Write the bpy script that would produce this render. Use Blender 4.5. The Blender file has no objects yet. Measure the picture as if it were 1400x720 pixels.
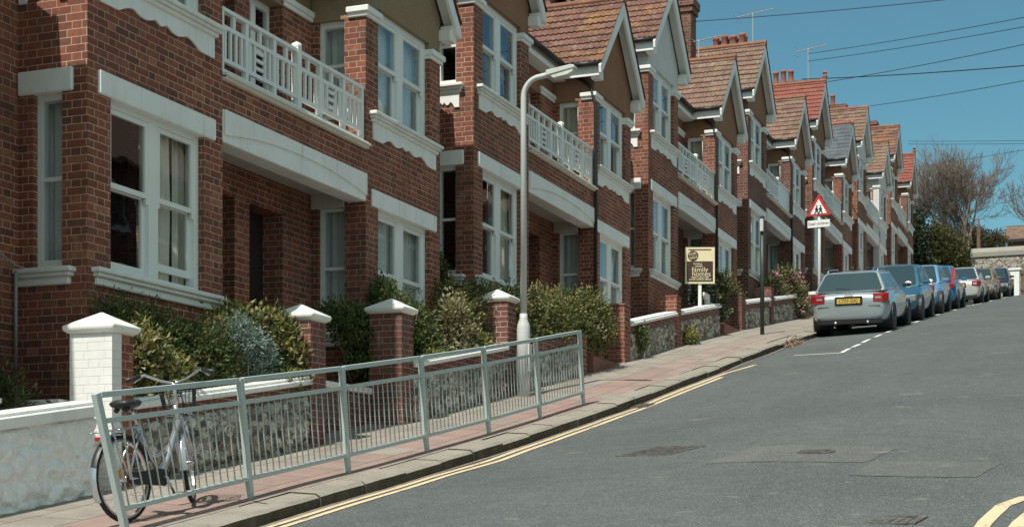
import bpy, bmesh, math, random
from mathutils import Vector, Matrix, noise as mnoise
R = math.radians
rnd = random.Random(7)
scene = bpy.context.scene
COL = scene.collection

# ------------------------------------------------------------------ profile of the hill
KP = [(-60, -9.5), (-30, -6.0), (0, -1.62), (11.3, .09), (14.3, .52), (17.4, 1.0), (21.5, 1.69), (26, 2.49), (31, 3.39),
      (36.4, 4.29), (45, 5.62), (54, 6.97), (70, 9.3), (82, 11.05), (95, 12.8), (110, 14.2), (140, 15.5), (400, 16.5)]
def kz(Y):
    def lin(y):
        for (a, b), (c, d) in zip(KP, KP[1:]):
            if y <= c:
                return b + (d - b) * (y - a) / (c - a)
        return KP[-1][1]
    return sum(lin(Y + o) for o in (-1.2, -.6, 0, .6, 1.2)) / 5
def road_z(X, Y):
    d = X - 2.6
    if Y > 90: d = 0
    return kz(Y) - .125 + min(max(d, 0), 3.4) * .045 - max(0, X - 6) * .02
def pave_z(X, Y): return kz(Y) + (2.6 - X) * .06

# ------------------------------------------------------------------ mesh helper
class MB:
    def __init__(s, m=1):
        s.bm = bmesh.new(); s.m = m; s.rot = None; s.off = Vector((0, 0, 0))
    def v(s, p):
        q = Vector((p[0], p[1] * s.m, p[2]))
        if s.rot: q = s.rot @ q
        return s.bm.verts.new(q + s.off)
    def face(s, pts):
        try: return s.bm.faces.new([s.v(p) for p in pts])
        except ValueError: return None
    def box(s, x0, x1, y0, y1, z0, z1):
        P = [(x, y, z) for x in (x0, x1) for y in (y0, y1) for z in (z0, z1)]
        V = [s.v(p) for p in P]
        for f in ((0, 1, 3, 2), (4, 6, 7, 5), (0, 4, 5, 1), (2, 3, 7, 6), (0, 2, 6, 4), (1, 5, 7, 3)):
            s.bm.faces.new([V[i] for i in f])
        return s
    def prism(s, poly, a, b, axis='x'):
        n = len(poly)
        def mk(p, t):
            if axis == 'x': return (t, p[0], p[1])
            if axis == 'y': return (p[0], t, p[1])
            return (p[0], p[1], t)
        A = [s.v(mk(p, a)) for p in poly]; B = [s.v(mk(p, b)) for p in poly]
        s.bm.faces.new(A); s.bm.faces.new(B[::-1])
        for i in range(n):
            s.bm.faces.new((A[i], A[(i + 1) % n], B[(i + 1) % n], B[i]))
        return s
    def tube(s, pts, r, n=8, caps=True):
        pts = [Vector(p) for p in pts]
        rs = r if isinstance(r, (list, tuple)) else [r] * len(pts)
        rings = []
        up = None
        for i, p in enumerate(pts):
            t = (pts[min(i + 1, len(pts) - 1)] - pts[max(i - 1, 0)]).normalized()
            if up is None:
                up = Vector((0, 0, 1)) if abs(t.z) < .9 else Vector((1, 0, 0))
            a = t.cross(up)
            if a.length < 1e-5: a = t.cross(Vector((0, 1, .1)))
            a.normalize(); b = a.cross(t).normalized(); up = b
            rings.append([s.v(p + (a * math.cos(q) + b * math.sin(q)) * rs[i]) for q in [2 * math.pi * k / n for k in range(n)]])
        for A, B in zip(rings, rings[1:]):
            for k in range(n):
                s.bm.faces.new((A[k], A[(k + 1) % n], B[(k + 1) % n], B[k]))
        if caps:
            s.bm.faces.new(rings[0][::-1]); s.bm.faces.new(rings[-1])
        return s
    def lathe(s, prof, c=(0, 0, 0), axis='z', n=16, closed=False):
        rings = []
        for r, h in prof:
            ring = []
            for k in range(n):
                q = 2 * math.pi * k / n
                a, b = r * math.cos(q), r * math.sin(q)
                p = {'z': (a, b, h), 'x': (h, a, b), 'y': (a, h, b)}[axis]
                ring.append(s.v((p[0] + c[0], p[1] + c[1], p[2] + c[2])))
            rings.append(ring)
        pairs = list(zip(rings, rings[1:]))
        if closed: pairs.append((rings[-1], rings[0]))
        for A, B in pairs:
            for k in range(n):
                s.bm.faces.new((A[k], A[(k + 1) % n], B[(k + 1) % n], B[k]))
        if not closed:
            s.bm.faces.new(rings[0][::-1]); s.bm.faces.new(rings[-1])
        return s
    def torus(s, c, RR, r, axis='x', n=32, m=8):
        prof = [(RR + r * math.cos(2 * math.pi * k / m), r * math.sin(2 * math.pi * k / m)) for k in range(m)]
        return s.lathe(prof, c, axis, n, closed=True)
    def build(s, name, mat, parent=None, smooth=False, bevel=0, fix=True, seg=1):
        if fix: bmesh.ops.recalc_face_normals(s.bm, faces=s.bm.faces[:])
        if bevel:
            bmesh.ops.bevel(s.bm, geom=[e for e in s.bm.edges if len(e.link_faces) == 2 and e.calc_face_angle(0) > .5],
                            offset=bevel, segments=seg, profile=.5, affect='EDGES')
        me = bpy.data.meshes.new(name); s.bm.to_mesh(me); s.bm.free()
        return link(name, me, mat, parent, smooth)

def link(name, me, mat, parent=None, smooth=False):
    o = bpy.data.objects.new(name, me); COL.objects.link(o)
    for m in (mat if isinstance(mat, (list, tuple)) else [mat]):
        if m: me.materials.append(m)
    if smooth:
        for p in me.polygons: p.use_smooth = True
    if parent: o.parent = parent
    return o
def tag(o, label, cat, group=None):
    o['label'] = label; o['category'] = cat
    if group: o['group'] = group
    return o
def thing(name, label, cat, loc=(0, 0, 0), rz=0, group=None):
    o = bpy.data.objects.new(name, None); COL.objects.link(o)
    o.empty_display_size = .2
    o.location = loc; o.rotation_euler = (0, 0, rz)
    return tag(o, label, cat, group)
def struct(o, kind='structure'):
    o['kind'] = kind; return o
def text_mesh(txt, size, name, mat, parent, mtx, extrude=.002, spacing=1, align='CENTER', shear=0):
    c = bpy.data.curves.new('text', 'FONT'); c.body = txt; c.size = size; c.extrude = extrude
    c.align_x = align; c.align_y = 'CENTER'; c.space_character = spacing; c.shear = shear
    t = bpy.data.objects.new('text', c); COL.objects.link(t)
    bpy.context.view_layer.update()
    me = bpy.data.meshes.new_from_object(t.evaluated_get(bpy.context.evaluated_depsgraph_get()))
    bpy.data.objects.remove(t)
    me.transform(mtx)
    me.materials.clear()
    return link(name, me, mat, parent)

# ------------------------------------------------------------------ node helper
class NT:
    def __init__(s, name):
        s.mat = bpy.data.materials.new(name); s.mat.use_nodes = True
        s.t = s.mat.node_tree; s.t.nodes.clear()
        s.out = s.t.nodes.new('ShaderNodeOutputMaterial')
        s.b = s.t.nodes.new('ShaderNodeBsdfPrincipled'); s.lk(s.b.outputs[0], s.out.inputs[0])
    def lk(s, a, b): s.t.links.new(a, b)
    def n(s, ty, **kw):
        nd = s.t.nodes.new(ty)
        for k, v in kw.items(): setattr(nd, k, v)
        return nd
    def put(s, sock, val):
        if hasattr(val, 'links') or isinstance(val, bpy.types.NodeSocket): s.lk(val, sock)
        else: sock.default_value = val
    def math(s, op, a, b=0., c=None):
        nd = s.n('ShaderNodeMath', operation=op)
        s.put(nd.inputs[0], a); s.put(nd.inputs[1], b)
        if c is not None: s.put(nd.inputs[2], c)
        return nd.outputs[0]
    def mix(s, f, a, b, blend='MIX'):
        nd = s.n('ShaderNodeMix', data_type='RGBA', blend_type=blend)
        s.put(nd.inputs[0], f); s.put(nd.inputs[6], a); s.put(nd.inputs[7], b)
        return nd.outputs[2]
    def pos(s): 
        return s.n('ShaderNodeNewGeometry').outputs['Position']
    def obj(s): return s.n('ShaderNodeTexCoord').outputs['Object']
    def sep(s, v):
        nd = s.n('ShaderNodeSeparateXYZ'); s.lk(v, nd.inputs[0]); return nd.outputs
    def comb(s, x=0., y=0., z=0.):
        nd = s.n('ShaderNodeCombineXYZ')
        for i, q in enumerate((x, y, z)): s.put(nd.inputs[i], q)
        return nd.outputs[0]
    def noise(s, v, scale, detail=4, rough=.55, dist=0):
        nd = s.n('ShaderNodeTexNoise'); s.lk(v, nd.inputs['Vector'])
        nd.inputs['Scale'].default_value = scale; nd.inputs['Detail'].default_value = detail
        nd.inputs['Roughness'].default_value = rough; nd.inputs['Distortion'].default_value = dist
        return nd.outputs['Fac']
    def vor(s, v, scale, feature='F1', out='Distance', rand=1):
        nd = s.n('ShaderNodeTexVoronoi', feature=feature); s.lk(v, nd.inputs['Vector'])
        nd.inputs['Scale'].default_value = scale
        if 'Randomness' in nd.inputs: nd.inputs['Randomness'].default_value = rand
        return nd.outputs[out]
    def ramp(s, f, stops, interp='LINEAR'):
        nd = s.n('ShaderNodeValToRGB'); nd.color_ramp.interpolation = interp
        els = nd.color_ramp.elements
        while len(els) < len(stops): els.new(.5)
        for e, (p, c) in zip(els, stops):
            e.position = p; e.color = c if len(c) == 4 else (*c, 1)
        s.lk(f, nd.inputs[0]); return nd.outputs[0]
    def mapr(s, f, a, b, c=0., d=1.):
        nd = s.n('ShaderNodeMapRange'); s.lk(f, nd.inputs[0])
        for i, q in enumerate((a, b, c, d)): nd.inputs[i + 1].default_value = q
        return nd.outputs[0]
    def white(s, v):
        nd = s.n('ShaderNodeTexWhiteNoise'); s.lk(v, nd.inputs['Vector']); return nd.outputs['Value']
    def bump(s, h, strength=.5, dist=.01):
        nd = s.n('ShaderNodeBump'); s.lk(h, nd.inputs['Height'])
        nd.inputs['Strength'].default_value = strength; nd.inputs['Distance'].default_value = dist
        s.lk(nd.outputs[0], s.b.inputs['Normal'])
    def base(s, c, rough=.8, metal=0, spec=.5):
        s.put(s.b.inputs['Base Color'], c if not isinstance(c, tuple) or len(c) == 4 else (*c, 1))
        s.put(s.b.inputs['Roughness'], rough); s.put(s.b.inputs['Metallic'], metal)
        s.b.inputs['Specular IOR Level'].default_value = spec
        return s.mat
def c4(c): return (*c, 1)

def flat(name, col, rough=.6, metal=0, spec=.5, var=.0, scale=6., coat=0):
    t = NT(name)
    c = c4(col)
    if var:
        f = t.noise(t.pos(), scale, 5, .6)
        c = t.mix(t.mapr(f, .3, .7), c4([x * (1 - var) for x in col]), c4([min(1, x * (1 + var)) for x in col]))
    t.base(c, rough, metal, spec)
    t.b.inputs['Coat Weight'].default_value = coat
    t.b.inputs['Coat Roughness'].default_value = .04
    return t.mat

def brick_mat(name, reds, mortar=(.74, .57, .45), dark=.22, dirt=.3, painted=None, soot=(0, 0)):
    t = NT(name); x, y, z = t.sep(t.pos())
    u = t.math('ADD', x, y)
    wob = t.math('MULTIPLY', t.math('SUBTRACT', t.noise(t.pos(), 3., 2), .5), .006)
    zz = t.math('ADD', z, wob)
    vz = t.math('MULTIPLY', zz, 1 / .075)
    row = t.math('FLOOR', vz); fv = t.math('FRACT', vz)
    uu = t.math('ADD', t.math('MULTIPLY', u, 1 / .3375), t.math('MULTIPLY', t.math('MODULO', t.math('ADD', row, 400), 2), .5))
    jit = t.math('MULTIPLY', t.white(t.comb(0, 0, row)), .06)
    uu = t.math('ADD', uu, jit)
    iu = t.math('FLOOR', uu); fu = t.math('FRACT', uu)
    head = t.math('GREATER_THAN', fu, .6667)
    d = t.math('MINIMUM', t.math('MINIMUM', fu, t.math('SUBTRACT', 1, fu)), t.math('ABSOLUTE', t.math('SUBTRACT', fu, .6667)))
    du = t.math('MULTIPLY', d, .3375)
    dv = t.math('MULTIPLY', t.math('MINIMUM', fv, t.math('SUBTRACT', 1, fv)), .075)
    dd = t.math('MINIMUM', t.math('ADD', du, t.math('MULTIPLY', t.white(t.comb(iu, row, 7.)), .0016)), t.math('ADD', dv, t.math('MULTIPLY', t.noise(t.pos(), 2.3, 3), .0016)))
    m = t.mapr(dd, .0025, .0050)                # 0 mortar, 1 brick
    m.node.interpolation_type = 'SMOOTHSTEP'
    rid = t.white(t.comb(t.math('ADD', t.math('MULTIPLY', iu, 2), head), row, 3.))
    rid2 = t.white(t.comb(t.math('ADD', t.math('MULTIPLY', iu, 2), head), row, 9.))
    bc = t.ramp(rid, [(0, reds[0]), (.3, reds[1]), (.62, reds[2]), (.9, reds[3]), (1, reds[4])])
    dk = t.math('GREATER_THAN', t.math('ADD', rid2, t.math('MULTIPLY', head, .15)), 1.1 - dark)
    bc = t.mix(t.math('MULTIPLY', dk, .62), bc, c4((.085, .052, .045)))
    fine = t.noise(t.pos(), 60., 3, .6)
    bc = t.mix(t.mapr(fine, .3, .75, .0, .5), bc, c4([q * .5 for q in reds[1]]))
    mid_ = t.noise(t.pos(), 17., 4, .65)
    bc = t.mix(t.mapr(mid_, .45, .7, 0, .55), bc, c4((.12, .068, .048)))
    bc = t.mix(t.mapr(mid_, .40, .28, 0, .4), bc, c4((.44, .20, .115)))
    hid = t.math('FLOOR', t.math('MULTIPLY', t.math('SUBTRACT', y, 11.415), 1 / 4.705))
    hv = t.white(t.comb(hid, 4.0, 2.0))
    bc = t.mix(t.mapr(hv, 0, 1, .0, .38), bc, c4((.135, .066, .046)))
    big = t.noise(t.pos(), .8, 5, .6)
    soot_ = t.noise(t.comb(t.math('MULTIPLY', x, 2.5), t.math('MULTIPLY', y, 2.5), t.math('MULTIPLY', z, .6)), 1.1, 6, .65)
    mc = t.mix(t.mapr(big, .35, .7), c4(mortar), c4([q * .55 for q in mortar]))
    c = t.mix(m, mc, bc)
    c = t.mix(t.mapr(big, .45, .75, 0, dirt), c, c4((.06, .045, .038)))
    c = t.mix(t.mapr(soot_, .52, .74, 0, .45), c, c4((.055, .042, .036)))
    c = t.mix(t.mapr(t.noise(t.pos(), 3.1, 5, .6), .62, .74, 0, .35), c, c4((.42, .36, .30)))
    if painted:
        c = t.mix(t.mapr(t.noise(t.pos(), 5, 6, .65), .3, .85), c4(painted), c4([q * .82 for q in painted]))
        c = t.mix(t.mapr(m, 0, .8, .35, 0.), c, c4((.4, .4, .37)))
    h = t.math('ADD', t.math('MULTIPLY', m, .8), t.math('MULTIPLY', fine, .35))
    t.bump(h, .55, .006 if not painted else .004)
    return t.base(c, .85, 0, .25)

REDS = [(.22, .072, .046), (.29, .090, .056), (.345, .112, .066), (.38, .145, .085), (.46, .20, .115)]
REDS2 = [(.14, .058, .044), (.185, .072, .053), (.23, .088, .064), (.28, .115, .08), (.36, .17, .115)]
REDS3 = [(.14, .05, .04), (.21, .075, .06), (.26, .095, .075), (.20, .11, .085), (.16, .10, .08)]
M = {}
M['brick'] = brick_mat('red_brick', REDS)
M['brick_dark'] = brick_mat('dark_red_brick', REDS2, mortar=(.56, .45, .37), dark=.3, dirt=.3)
M['brick_pier'] = brick_mat('pier_brick', REDS3, mortar=(.58, .52, .44), dark=.12, dirt=.25)
M['brick_white'] = brick_mat('white_painted_brick', REDS, painted=(.80, .80, .77))

def trim_mat(name, col, grime=.5, rough=.55):
    t = NT(name); p = t.pos()
    a = t.noise(p, 2.2, 7, .65); b = t.noise(p, 22, 4, .6)
    x, y, z = t.sep(p)
    st = t.noise(t.comb(t.math('MULTIPLY', x, 9), t.math('MULTIPLY', y, 9), t.math('MULTIPLY', z, .9)), 1.6, 5, .6)
    c = t.mix(t.mapr(a, .42, .75, 0, .5 * grime), c4(col), c4((col[0] * .68, col[1] * .66, col[2] * .60)))
    c = t.mix(t.mapr(st, .56, .78, 0, .55 * grime), c, c4((.34, .32, .27)))
    c = t.mix(t.mapr(b, .62, .8, 0, .4 * grime), c, c4((.42, .41, .37)))
    t.bump(t.math('ADD', t.math('MULTIPLY', b, .5), a), .25, .006)
    return t.base(c, rough, 0, .4)
M['white'] = trim_mat('white_painted_masonry', (.83, .85, .83), .7)
M['frame'] = trim_mat('white_gloss_paint', (.80, .82, .80), .25, .35)
M['cream'] = trim_mat('cream_painted_wood', (.70, .68, .60), .6)
M['coping'] = trim_mat('white_coping_paint', (.82, .83, .80), .8)
M['soffit'] = trim_mat('pale_soffit', (.80, .80, .78), .4)

def dash_mat(name, a, b, sc=70):
    t = NT(name); p = t.pos()
    v = t.vor(p, sc); n1 = t.noise(p, 2.2, 8, .7); n2 = t.noise(p, 32, 4, .7)
    c = t.mix(t.mapr(n1, .3, .72), c4(a), c4(b))
    c = t.mix(t.mapr(n2, .35, .7, 0, .5), c, c4([q * .5 for q in a]))
    t.bump(t.math('SUBTRACT', 1, v), .7, .012)
    return t.base(c, .95, 0, .2)
M['dash_gold'] = dash_mat('golden_pebbledash', (.35, .265, .165), (.27, .20, .125), 40)
M['dash_brown'] = dash_mat('brown_pebbledash', (.36, .20, .12), (.25, .145, .095), 40)
M['dash_white'] = dash_mat('white_painted_render', (.74, .76, .75), (.62, .64, .63), 30)

def tile_mat(name, a, b, lichen=(.42, .24, .07), la=.5, grey=.35):
    t = NT(name); p = t.pos()
    x, y, z = t.sep(p)
    cell = t.white(t.comb(t.math('FLOOR', t.math('MULTIPLY', x, 4.6)), t.math('FLOOR', t.math('MULTIPLY', y, 4.6)), t.math('FLOOR', t.math('MULTIPLY', z, 6.2))))
    n1 = t.noise(p, 1.3, 6, .65); n2 = t.noise(p, 7, 6, .7); n3 = t.noise(p, 30, 4, .6)
    c = t.mix(t.mapr(cell, .1, .9), c4(a), c4(b))
    c = t.mix(t.mapr(n3, .4, .75, 0, .6), c, c4([q * .45 for q in a]))
    c = t.mix(t.mapr(t.noise(p, 24, 4, .7), .56, .72, 0, .6), c, c4((.40, .29, .22)))
    c = t.mix(t.math('MULTIPLY', t.mapr(n1, .50, .64, 0, 1), t.mapr(n2, .38, .58, 0, la)), c, c4(lichen))
    c = t.mix(t.mapr(n2, .52, .72, 0, grey), c, c4((.33, .30, .23)))
    t.bump(n3, .4, .01)
    return t.base(c, .9, 0, .2)
M['tile'] = tile_mat('old_clay_tile', (.135, .070, .056), (.20, .10, .078), (.38, .20, .065), .65, .5)
M['tile_brown'] = tile_mat('brown_clay_tile', (.165, .10, .076), (.245, .155, .115), (.29, .22, .13), .5, .65)
M['tile_red'] = tile_mat('newer_red_tile', (.235, .075, .06), (.29, .10, .075), (.26, .12, .07), .2, .2)
M['slate'] = tile_mat('blue_grey_slate', (.085, .10, .115), (.12, .14, .155), (.16, .17, .15), .2, .15)
M['ridge'] = tile_mat('ridge_clay', (.24, .11, .075), (.29, .14, .09), (.42, .25, .1), .6, .3)
M['terracotta'] = flat('terracotta_pot', (.34, .115, .07), .85, var=.3, scale=9)
M['black'] = flat('black_painted_metal', (.018, .019, .02), .45)
M['grey_pipe'] = flat('grey_pipe', (.3, .31, .3), .5)
M['cable'] = flat('overhead_cable', (.02, .022, .025), .7)
M['alu'] = flat('weathered_aluminium', (.55, .56, .55), .45, .6)
M['door'] = flat('dark_door_paint', (.025, .02, .02), .4)
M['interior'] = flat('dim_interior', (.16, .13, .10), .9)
M['plaster'] = trim_mat('porch_plaster', (.55, .54, .50), .8)
def curtain_mat(name, col):
    t = NT(name); n = t.noise(t.pos(), 8, 3)
    t.base(t.mix(n, c4(col), c4([q * .75 for q in col])), .95, 0, .1)
    return t.mat
M['curtain'] = curtain_mat('pale_curtain', (.88, .82, .70))
M['net'] = curtain_mat('net_curtain', (.80, .85, .84))
M['blind'] = curtain_mat('green_grey_blind', (.42, .47, .40))
def glass_mat():
    t = NT('window_glass')
    lw = t.n('ShaderNodeLayerWeight'); lw.inputs[0].default_value = .5
    fz = t.math('ADD', .06, t.math('MULTIPLY', t.math('POWER', lw.outputs['Facing'], 3.6), .9))
    tr = t.n('ShaderNodeBsdfTransparent'); tr.inputs[0].default_value = (.84, .88, .87, 1)
    gl = t.n('ShaderNodeBsdfGlossy'); gl.inputs['Roughness'].default_value = .015; gl.inputs[0].default_value = (.95, .97, 1, 1)
    nb = t.n('ShaderNodeBump'); nb.inputs['Strength'].default_value = .05; nb.inputs['Distance'].default_value = .02
    t.lk(t.noise(t.pos(), 3.5, 1), nb.inputs['Height']); t.lk(nb.outputs[0], gl.inputs['Normal'])
    mx = t.n('ShaderNodeMixShader'); t.lk(fz, mx.inputs[0])
    t.lk(tr.outputs[0], mx.inputs[1]); t.lk(gl.outputs[0], mx.inputs[2]); t.lk(mx.outputs[0], t.out.inputs[0])
    return t.mat
M['glass'] = glass_mat()

def flint_mat():
    t = NT('flint_cobble'); p = t.pos()
    x, y, z = t.sep(p)
    q = t.comb(t.math('MULTIPLY', x, 1), t.math('MULTIPLY', y, .85), z)
    e = t.vor(q, 11, 'DISTANCE_TO_EDGE'); cr = t.n('ShaderNodeTexVoronoi'); t.lk(q, cr.inputs['Vector']); cr.inputs['Scale'].default_value = 11
    rv = t.sep(cr.outputs['Color'])[0]
    st = t.ramp(rv, [(0, (.06, .06, .065)), (.22, (.20, .16, .15)), (.4, (.42, .39, .33)), (.75, (.62, .58, .49)), (1, (.80, .78, .70))])
    m = t.mapr(e, .03, .10)
    n = t.noise(p, 40, 4)
    st = t.mix(t.mapr(n, .35, .7, 0, .5), st, c4((.07, .065, .06)))
    c = t.mix(m, c4((.40, .34, .26)), st)
    c = t.mix(t.mapr(t.noise(p, 1.2, 5), .5, .75, 0, .4), c, c4((.13, .115, .09)))
    t.bump(t.math('MULTIPLY', m, 1.), .9, .03)
    return t.base(c, .7, 0, .35)
M['flint'] = flint_mat()
def lumpy_white():
    t = NT('white_painted_flint'); p = t.pos()
    n1 = t.noise(p, 16, 5, .62, 1.2); n2 = t.noise(p, 30, 4, .6); n3 = t.noise(p, 1.5, 5)
    c = t.mix(t.mapr(n2, .62, .85, 0, .15), c4((.90, .92, .91)), c4((.66, .63, .56)))
    c = t.mix(t.mapr(n1, .23, .29, .8, 0), c, c4((.30, .27, .22)))
    c = t.mix(t.mapr(n3, .6, .8, 0, .2), c, c4((.6, .58, .53)))
    t.bump(t.math('ADD', n1, t.math('MULTIPLY', n2, .25)), .6, .05)
    return t.base(c, .75, 0, .3)
M['flint_white'] = lumpy_white()

def asphalt_mat(name='asphalt', k=1., tint=(1, 1, 1)):
    t = NT(name); p = t.pos()
    n1 = t.noise(p, .45, 8, .7); n2 = t.noise(p, 4, 7, .7); v = t.vor(p, 120, 'F1', 'Color')
    sp = t.sep(v)[0]
    b = [q * k for q in (.098, .110, .105)]
    c = t.mix(t.mapr(n1, .3, .7), c4([q * .78 * w for q, w in zip(b, tint)]), c4([q * 1.22 * w for q, w in zip(b, tint)]))
    c = t.mix(t.mapr(n2, .42, .72, 0, .65), c, c4([q * .66 for q in b]))
    tr_ = t.noise(t.comb(t.math('MULTIPLY', t.sep(p)[0], 1.3), t.math('MULTIPLY', t.sep(p)[1], .12), 0.), 1., 4, .6)
    c = t.mix(t.mapr(tr_, .50, .70, 0, .4), c, c4([q * .70 for q in b]))
    c = t.mix(t.mapr(sp, .78, 1., 0, .75), c, c4((.30, .30, .29)))
    c = t.mix(t.mapr(sp, .0, .22, .6, 0), c, c4((.05, .053, .053)))
    # wheel polish and long thin scuffs
    x, y, z = t.sep(p)
    sc = t.noise(t.comb(t.math('MULTIPLY', x, 1.6), t.math('MULTIPLY', y, 2.6), 0.), 1., 5, .62)
    c = t.mix(t.mapr(sc, .645, .68, 0, .5), c, c4((.26, .25, .215)))
    crack = t.vor(p, .42, 'DISTANCE_TO_EDGE')
    wv = t.noise(p, 4, 4)
    t.bump(t.math('ADD', t.math('MULTIPLY', sp, .6), n2), .55, .012)
    return t.base(c, .88, 0, .3)
M['asphalt'] = asphalt_mat()
M['patch'] = asphalt_mat('patch_asphalt', 1.16, (1.12, 1.0, .93))
def slab_mat():
    t = NT('paving_slab'); p = t.pos(); x, y, z = t.sep(p)
    ux = t.math('MULTIPLY', t.math('SUBTRACT', x, .2), 1 / .45)
    ix = t.math('FLOOR', ux); fx = t.math('FRACT', ux)
    uy = t.math('ADD', t.math('MULTIPLY', y, 1 / .62), t.math('MULTIPLY', t.math('MODULO', t.math('ADD', ix, 20), 2), .5))
    iy = t.math('FLOOR', uy); fy = t.math('FRACT', uy)
    d = t.math('MINIMUM', t.math('MULTIPLY', t.math('MINIMUM', fx, t.math('SUBTRACT', 1, fx)), .45),
               t.math('MULTIPLY', t.math('MINIMUM', fy, t.math('SUBTRACT', 1, fy)), .62))
    m = t.mapr(d, .003, .008)
    r = t.white(t.comb(ix, iy, 1.)); r2 = t.white(t.comb(ix, iy, 5.))
    pinkband = t.math('MULTIPLY', t.math('GREATER_THAN', x, 1.55), t.math('LESS_THAN', x, 2.28))
    isp = t.math('GREATER_THAN', t.math('ADD', t.math('MULTIPLY', r, .5), t.math('MULTIPLY', pinkband, .5)), .56)
    fade = t.mapr(y, 24, 34, 1., .15)
    pk = t.mix(r2, c4((.30, .205, .175)), c4((.34, .245, .21)))
    bf = t.mix(r2, c4((.275, .245, .21)), c4((.325, .29, .25)))
    c = t.mix(t.math('MULTIPLY', isp, fade), bf, pk)
    n1 = t.noise(p, 2.0, 6, .65); n2 = t.noise(p, 40, 3)
    c = t.mix(t.mapr(n1, .40, .72, 0, .55), c, c4((.15, .13, .11)))
    c = t.mix(t.mapr(n2, .5, .8, 0, .35), c, c4((.42, .39, .34)))
    c = t.mix(m, c4((.07, .062, .05)), c)
    t.bump(t.math('ADD', m, t.math('MULTIPLY', n2, .15)), .5, .008)
    return t.base(c, .88, 0, .25)
M['slab'] = slab_mat()
def kerb_mat():
    t = NT('kerb_stone'); p = t.pos()
    n1 = t.noise(p, 2.5, 6, .65); n2 = t.noise(p, 50, 4)
    c = t.mix(t.mapr(n1, .3, .7), c4((.25, .225, .185)), c4((.34, .31, .26)))
    c = t.mix(t.mapr(n2, .5, .75, 0, .5), c, c4((.12, .11, .095)))
    t.bump(t.math('ADD', n1, t.math('MULTIPLY', n2, .3)), .6, .02)
    return t.base(c, .9, 0, .25)
M['kerb'] = kerb_mat()
def kerb_face():  # grime, plus the shade of the street side darkened into the colour
    t = NT('kerb_face_grime_and_shade'); p = t.pos(); n1 = t.noise(p, 5, 6, .7); n2 = t.noise(p, 1.2, 4)
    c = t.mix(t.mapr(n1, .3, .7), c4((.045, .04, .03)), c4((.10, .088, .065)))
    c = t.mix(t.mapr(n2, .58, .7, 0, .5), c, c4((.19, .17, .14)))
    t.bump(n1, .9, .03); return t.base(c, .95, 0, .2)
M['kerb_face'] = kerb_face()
def paint_mat(name, col, wear):
    t = NT(name); p = t.pos()
    n = t.noise(p, 26, 5, .7); n1 = t.noise(p, 3, 5, .6)
    f = t.mapr(t.math('ADD', t.math('MULTIPLY', n, .6), t.math('MULTIPLY', n1, .4)), wear, wear + .1)
    c = t.mix(f, c4(col), c4((.13, .125, .11)))
    return t.base(c, .8, 0, .3)
M['yellow'] = paint_mat('worn_yellow_paint', (.66, .53, .33), .535)
M['roadwhite'] = paint_mat('worn_white_paint', (.66, .66, .62), .54)
M['soil'] = flat('garden_soil', (.07, .05, .035), .95, var=.4)
M['turf'] = flat('hill_grass', (.09, .10, .04), .95, var=.4, scale=.5)
M['path_tile'] = flat('red_quarry_tile', (.24, .10, .075), .7, var=.25, scale=8)
M['galv'] = trim_mat('galvanised_steel', (.46, .53, .52), .5, .5)
M['post_grey'] = trim_mat('pale_painted_steel', (.55, .58, .56), .5, .5)
M['green_post'] = flat('dark_green_steel', (.03, .042, .036), .45, var=.2)
M['lens'] = flat('lamp_lens', (.62, .62, .56), .25, var=.1)

# ------------------------------------------------------------------ ground, pavement, road
def sheet(name, xs, ys, zf, mat, dz=0):
    vs, fs = [], []
    for y in ys:
        for x in xs:
            vs.append((x, y, zf(x, y) + dz))
    n = len(xs)
    for j in range(len(ys) - 1):
        for i in range(n - 1):
            a = j * n + i; fs.append((a, a + 1, a + n + 1, a + n))
    me = bpy.data.meshes.new(name); me.from_pydata(vs, [], fs)
    o = link(name, me, mat, None, True)
    return struct(o)
def fr(a, b, s):
    n = max(1, int(round((b - a) / s))); return [a + (b - a) * i / n for i in range(n + 1)]
ysr = fr(-40, 8, 2) + fr(8, 50, .35)[1:] + fr(50, 120, 1)[1:]
def wob(x, y, a=.014): return a * mnoise.noise((x * .6, y * .6, 0))
sheet('road', fr(2.58, 15, .3), ysr, lambda x, y: road_z(x, y) + wob(x, y), M['asphalt'])
sheet('pavement', fr(-.9, 2.3, .16), ysr, lambda x, y: pave_z(x, y) + wob(x, y, .008), M['slab'])
hx = [-400, -150, -60, -25, -8, -1.5, 3, 15, 20, 40, 100, 400]
hy = [-200, -60, -40, -20, 0, 10, 20, 30, 40, 50, 60, 70, 80, 90, 100, 115, 140, 250, 500, 900]
sheet('terrain', hx, hy, lambda x, y: kz(max(-60, min(y, 400))) - (.4 if y < 300 else 1.0) - (4 if abs(x) > 300 else 0), M['turf'])
sheet('far_pavement', fr(15, 18, .5), ysr, lambda x, y: road_z(15, y) + .12, M['slab'])
mb = MB()
y = -20.0
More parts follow.
